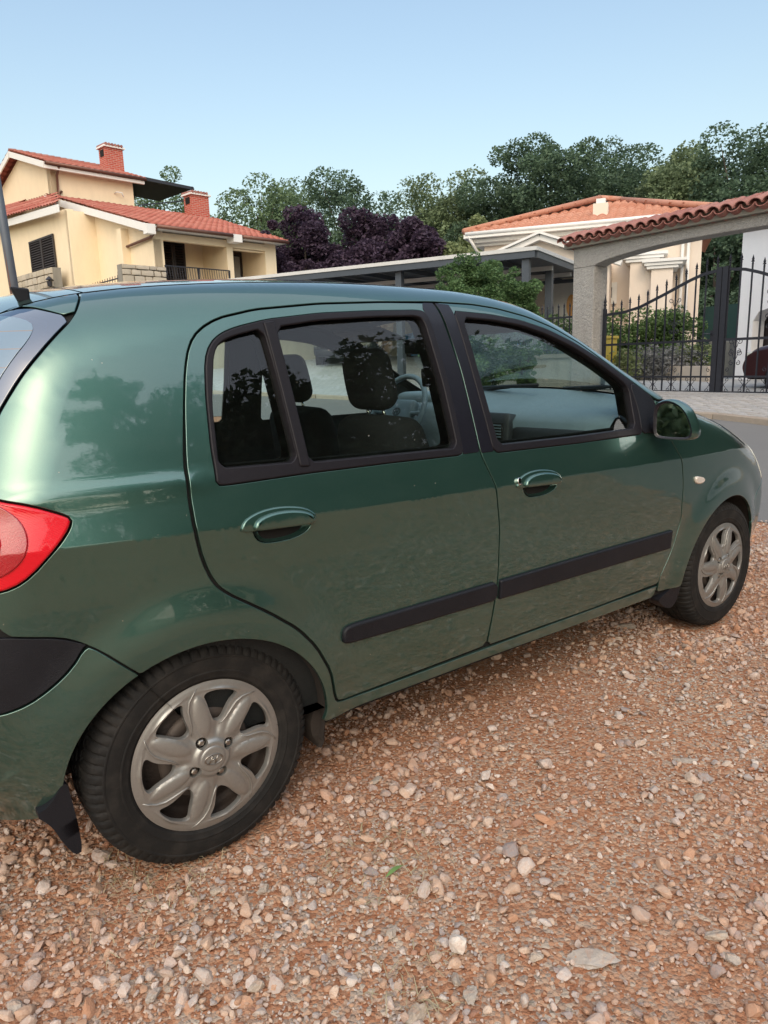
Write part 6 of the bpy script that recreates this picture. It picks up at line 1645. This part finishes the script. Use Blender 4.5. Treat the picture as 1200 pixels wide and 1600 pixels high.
# trees behind the photographer: the ones mirrored in the car's paint
def cedar(x, y, h, label, seed=0, low=1.2):
    rg = np.random.default_rng(seed); t = empty('cedar_tree', (x, y, -.1), label=label, cat='tree', group='trees across the yard'); C = []; R = []
    mb = MB(); mb.tube([(0,0,0),(.05,0,h*.5),(0,0,h)], [h*.03, h*.02, .03], 10)
    z = low
    while z < h*.97:
        L = (1-z/h)**.75*h*.52+.3
        for k_ in range(6):
            a = rg.uniform(0, 2*PI); l = L*rg.uniform(.6, 1.); tip = np.array([math.cos(a)*l, math.sin(a)*l, z-.10*l])
            mb.tube([(0,0,z), (tip[0]*.5, tip[1]*.5, z+.06*l), tip], [.05, .035, .012], 5)
            for q in np.linspace(.2, 1, 7): C.append([tip[0]*q, tip[1]*q, z + .06*l*math.sin(PI*q) - .10*l*q - .08]); R.append([.34*l*.35+.12, .34*l*.35+.12, .14])
        z += h*.055
    C = np.array(C); R = np.array(R); V, F = leaves(C, R, np.full(len(C), 60), .19, rg, aspect=.35)
    link('crown', fastmesh('crown', V, F, MATS['conifer_needles']), t); mb.build('trunk', MATS['bark'], t, True)
cedar(1.6, -13.5, 12.5, 'tall spreading cedar across the yard behind the viewer', 51)
for i, (x, y, h, cr) in enumerate(((6.5,-15,11.,4.6),(12.5,-14,12.,4.6),(18.5,-12,11.,4.4),(22.5,-7,9.5,4.2),(23,-1.,7.,3.),(-12,-20,3.2,2.6),(-5,-19,2.8,2.8))):
    lb_ = ['broad dark tree directly right of the cedar across the yard', 'broad tree second right of the cedar across the yard', 'broad tree third right of the cedar across the yard', 'tree by the road end of the yard edge', 'tree close to the road on the near verge', 'low bush at the far left end of the yard edge', 'low bush left of the cedar across the yard'][i]
    tree('broadleaf_tree', x, y, h, cr, 'oak_leaves_dark', lb_, seed=60+i, group='trees across the yard', nleaf=9000, crown_lo=.0, nclump=90, lsize=.36)

for i, (x, y, h, cr) in enumerate(((-18,-7,4.6,3.2),(-19,-1,5.4,3.4),(-17,5,5.,3.2),(-20,11,6.5,3.8))):
    tree('broadleaf_tree', x, y, h, cr, 'oak_leaves', ['low tree first from the left behind the parked hatchback', 'round tree second from the left behind the parked hatchback', 'tree third from the left behind the parked hatchback', 'tallest tree behind the parked hatchback, beyond its tail'][i], seed=80+i, group='trees behind the car', nleaf=6000, crown_lo=.02, nclump=60, lsize=.3)
# ------------------------------------------------------------------ single stones, grass, leaf
def grd(px, py):
    d = ray(px, py); P = CAM + d*((0.-CAM[2])/d[2])
    for _ in range(4): P = CAM + d*((float(rough(np.array([P[0]]), np.array([P[1]]))[0])-CAM[2])/d[2])
    return P
def rock(px, py, w, d_, h, rz, label, seed):
    p = grd(px, py); me = stone_mesh(seed, 1.0, .55, 3, 'limestone_rock')
    rg = np.random.default_rng(seed)
    for v in me.vertices: v.co = (v.co.x*w/2, v.co.y*d_/2, v.co.z*h/2)
    o = link('rock', me, None, (p[0], p[1], p[2]+h*.22), (rg.normal()*.08, rg.normal()*.08, rz), label=label, cat='rock', group='larger stones lying on the gravel'); me.polygons.foreach_set('use_smooth', [False]*len(me.polygons))
ROCKS = [(402,1545,.050,.042,.03,.3,'pale cream angular stone near the bottom left'),(918,1500,.130,.052,.03,-.9,'longest flat greyish stone with a forked end, low right'),
 (1118,1466,.082,.035,.028,-.7,'ribbed white-grey elongated stone at the lower right'),(586,1222,.060,.036,.02,.1,'flat beige stone right of the rear tyre'),
 (410,1393,.050,.030,.022,.5,'grey wedge stone below the rear tyre'),(338,1396,.044,.026,.022,.2,'grey-brown stone directly under the tyre contact'),
 (978,981,.13,.07,.03,-.5,'pale broken stone just behind the front mud flap'),(1126,1000,.13,.05,.03,-.4,'white elongated stone near the front wheel'),
 (1072,1190,.095,.018,.015,-.9,'thin stick-like pale stone on the right'),(650,1592,.065,.05,.03,.2,'pinkish stone cut by the bottom edge'),
 (1190,1418,.050,.04,.03,.0,'rounded grey stone at the right edge'),(612,1458,.045,.032,.02,.8,'blue-grey triangular stone in the lower middle'),
 (1140,1500,.040,.05,.028,.2,'dark grey squarish stone near the lower right corner'),(838,1497,.038,.034,.024,.1,'squarish light stone left of the forked one'),
 (782,1500,.036,.026,.02,.1,'orange-tan block stone left of the squarish light one'),(735,1560,.050,.034,.028,.6,'grey stone near the dry grass tuft'),
 (712,1535,.042,.03,.02,1.2,'bluish sharp stone pointing up beside the dry grass'),(240,1560,.040,.030,.024,.3,'orange stone in the lower left'),
 (25,1578,.045,.038,.03,.9,'grey stone at the bottom left corner'),(1092,1250,.050,.036,.02,.2,'flat beige stone at the right, level with the hubcap bottom'),
 (540,1008,.001,.001,.001,0,'')][:-1]
for i, (px, py, w, d_, h, rz, lb_) in enumerate(ROCKS): rock(px, py, w, d_, h, rz, lb_, 200+i)
def tuft(px, py, n, r, L, label, seed, mat='dry_grass'):
    rg = np.random.default_rng(seed); p = grd(px, py); V = []; F = []
    for i in range(n):
        a, q = rg.uniform(0, 2*PI), r*rg.uniform(0, 1)**.5; b = np.array([q*math.cos(a), q*math.sin(a), 0]); a2 = rg.uniform(0, 2*PI); l = L*rg.uniform(.5, 1.3); el = rg.uniform(.05, .7)
        d = np.array([math.cos(a2)*math.cos(el), math.sin(a2)*math.cos(el), math.sin(el)]); s = np.array([-d[1], d[0], 0])*.0011
        m = b + d*l*.5 + [0, 0, .006]; t_ = b + d*l - [0, 0, l*.25]; k_ = len(V)
        V += [b-s, b+s, m+s*.8, m-s*.8, t_]; F += [(k_, k_+1, k_+2), (k_, k_+2, k_+3), (k_+3, k_+2, k_+4)]
    V = np.array(V); V[:, 2] = np.maximum(V[:, 2], -.002) + .004
    link('dry_grass', fastmesh('dry_grass', V, np.array(F), MATS[mat]), None, tuple(p), label=label, cat='grass', kind='stuff')
tuft(655, 1545, 45, .09, .05, 'tuft of straw-coloured dry grass at the bottom middle', 1)
tuft(215, 1420, 60, .15, .045, 'thin dry grass lying on the stones at the lower left', 2)
tuft(250, 1345, 120, .16, .05, 'dry grass bits around the rear tyre', 3)
tuft(600, 1350, 150, .16, .04, 'loose straw bits right of the rear wheel', 4)
p = grd(617, 1368); v = []; n = 10
for i in range(n+1):
    t_ = i/n; w = .006*math.sin(PI*min(1, t_*1.02+.02)); v += [(-.03+.06*t_, -w, .004+.006*math.sin(PI*t_)), (-.03+.06*t_, w, .004+.006*math.sin(PI*t_)+.001)]
link('fallen_leaf', mesh('fallen_leaf', v, [(2*i, 2*i+2, 2*i+3, 2*i+1) for i in range(n)], MATS['green_blade']), None, (p[0], p[1], p[2]+.008), (0, 0, .1), label='narrow green leaf blade lying on the red gravel', cat='leaf')
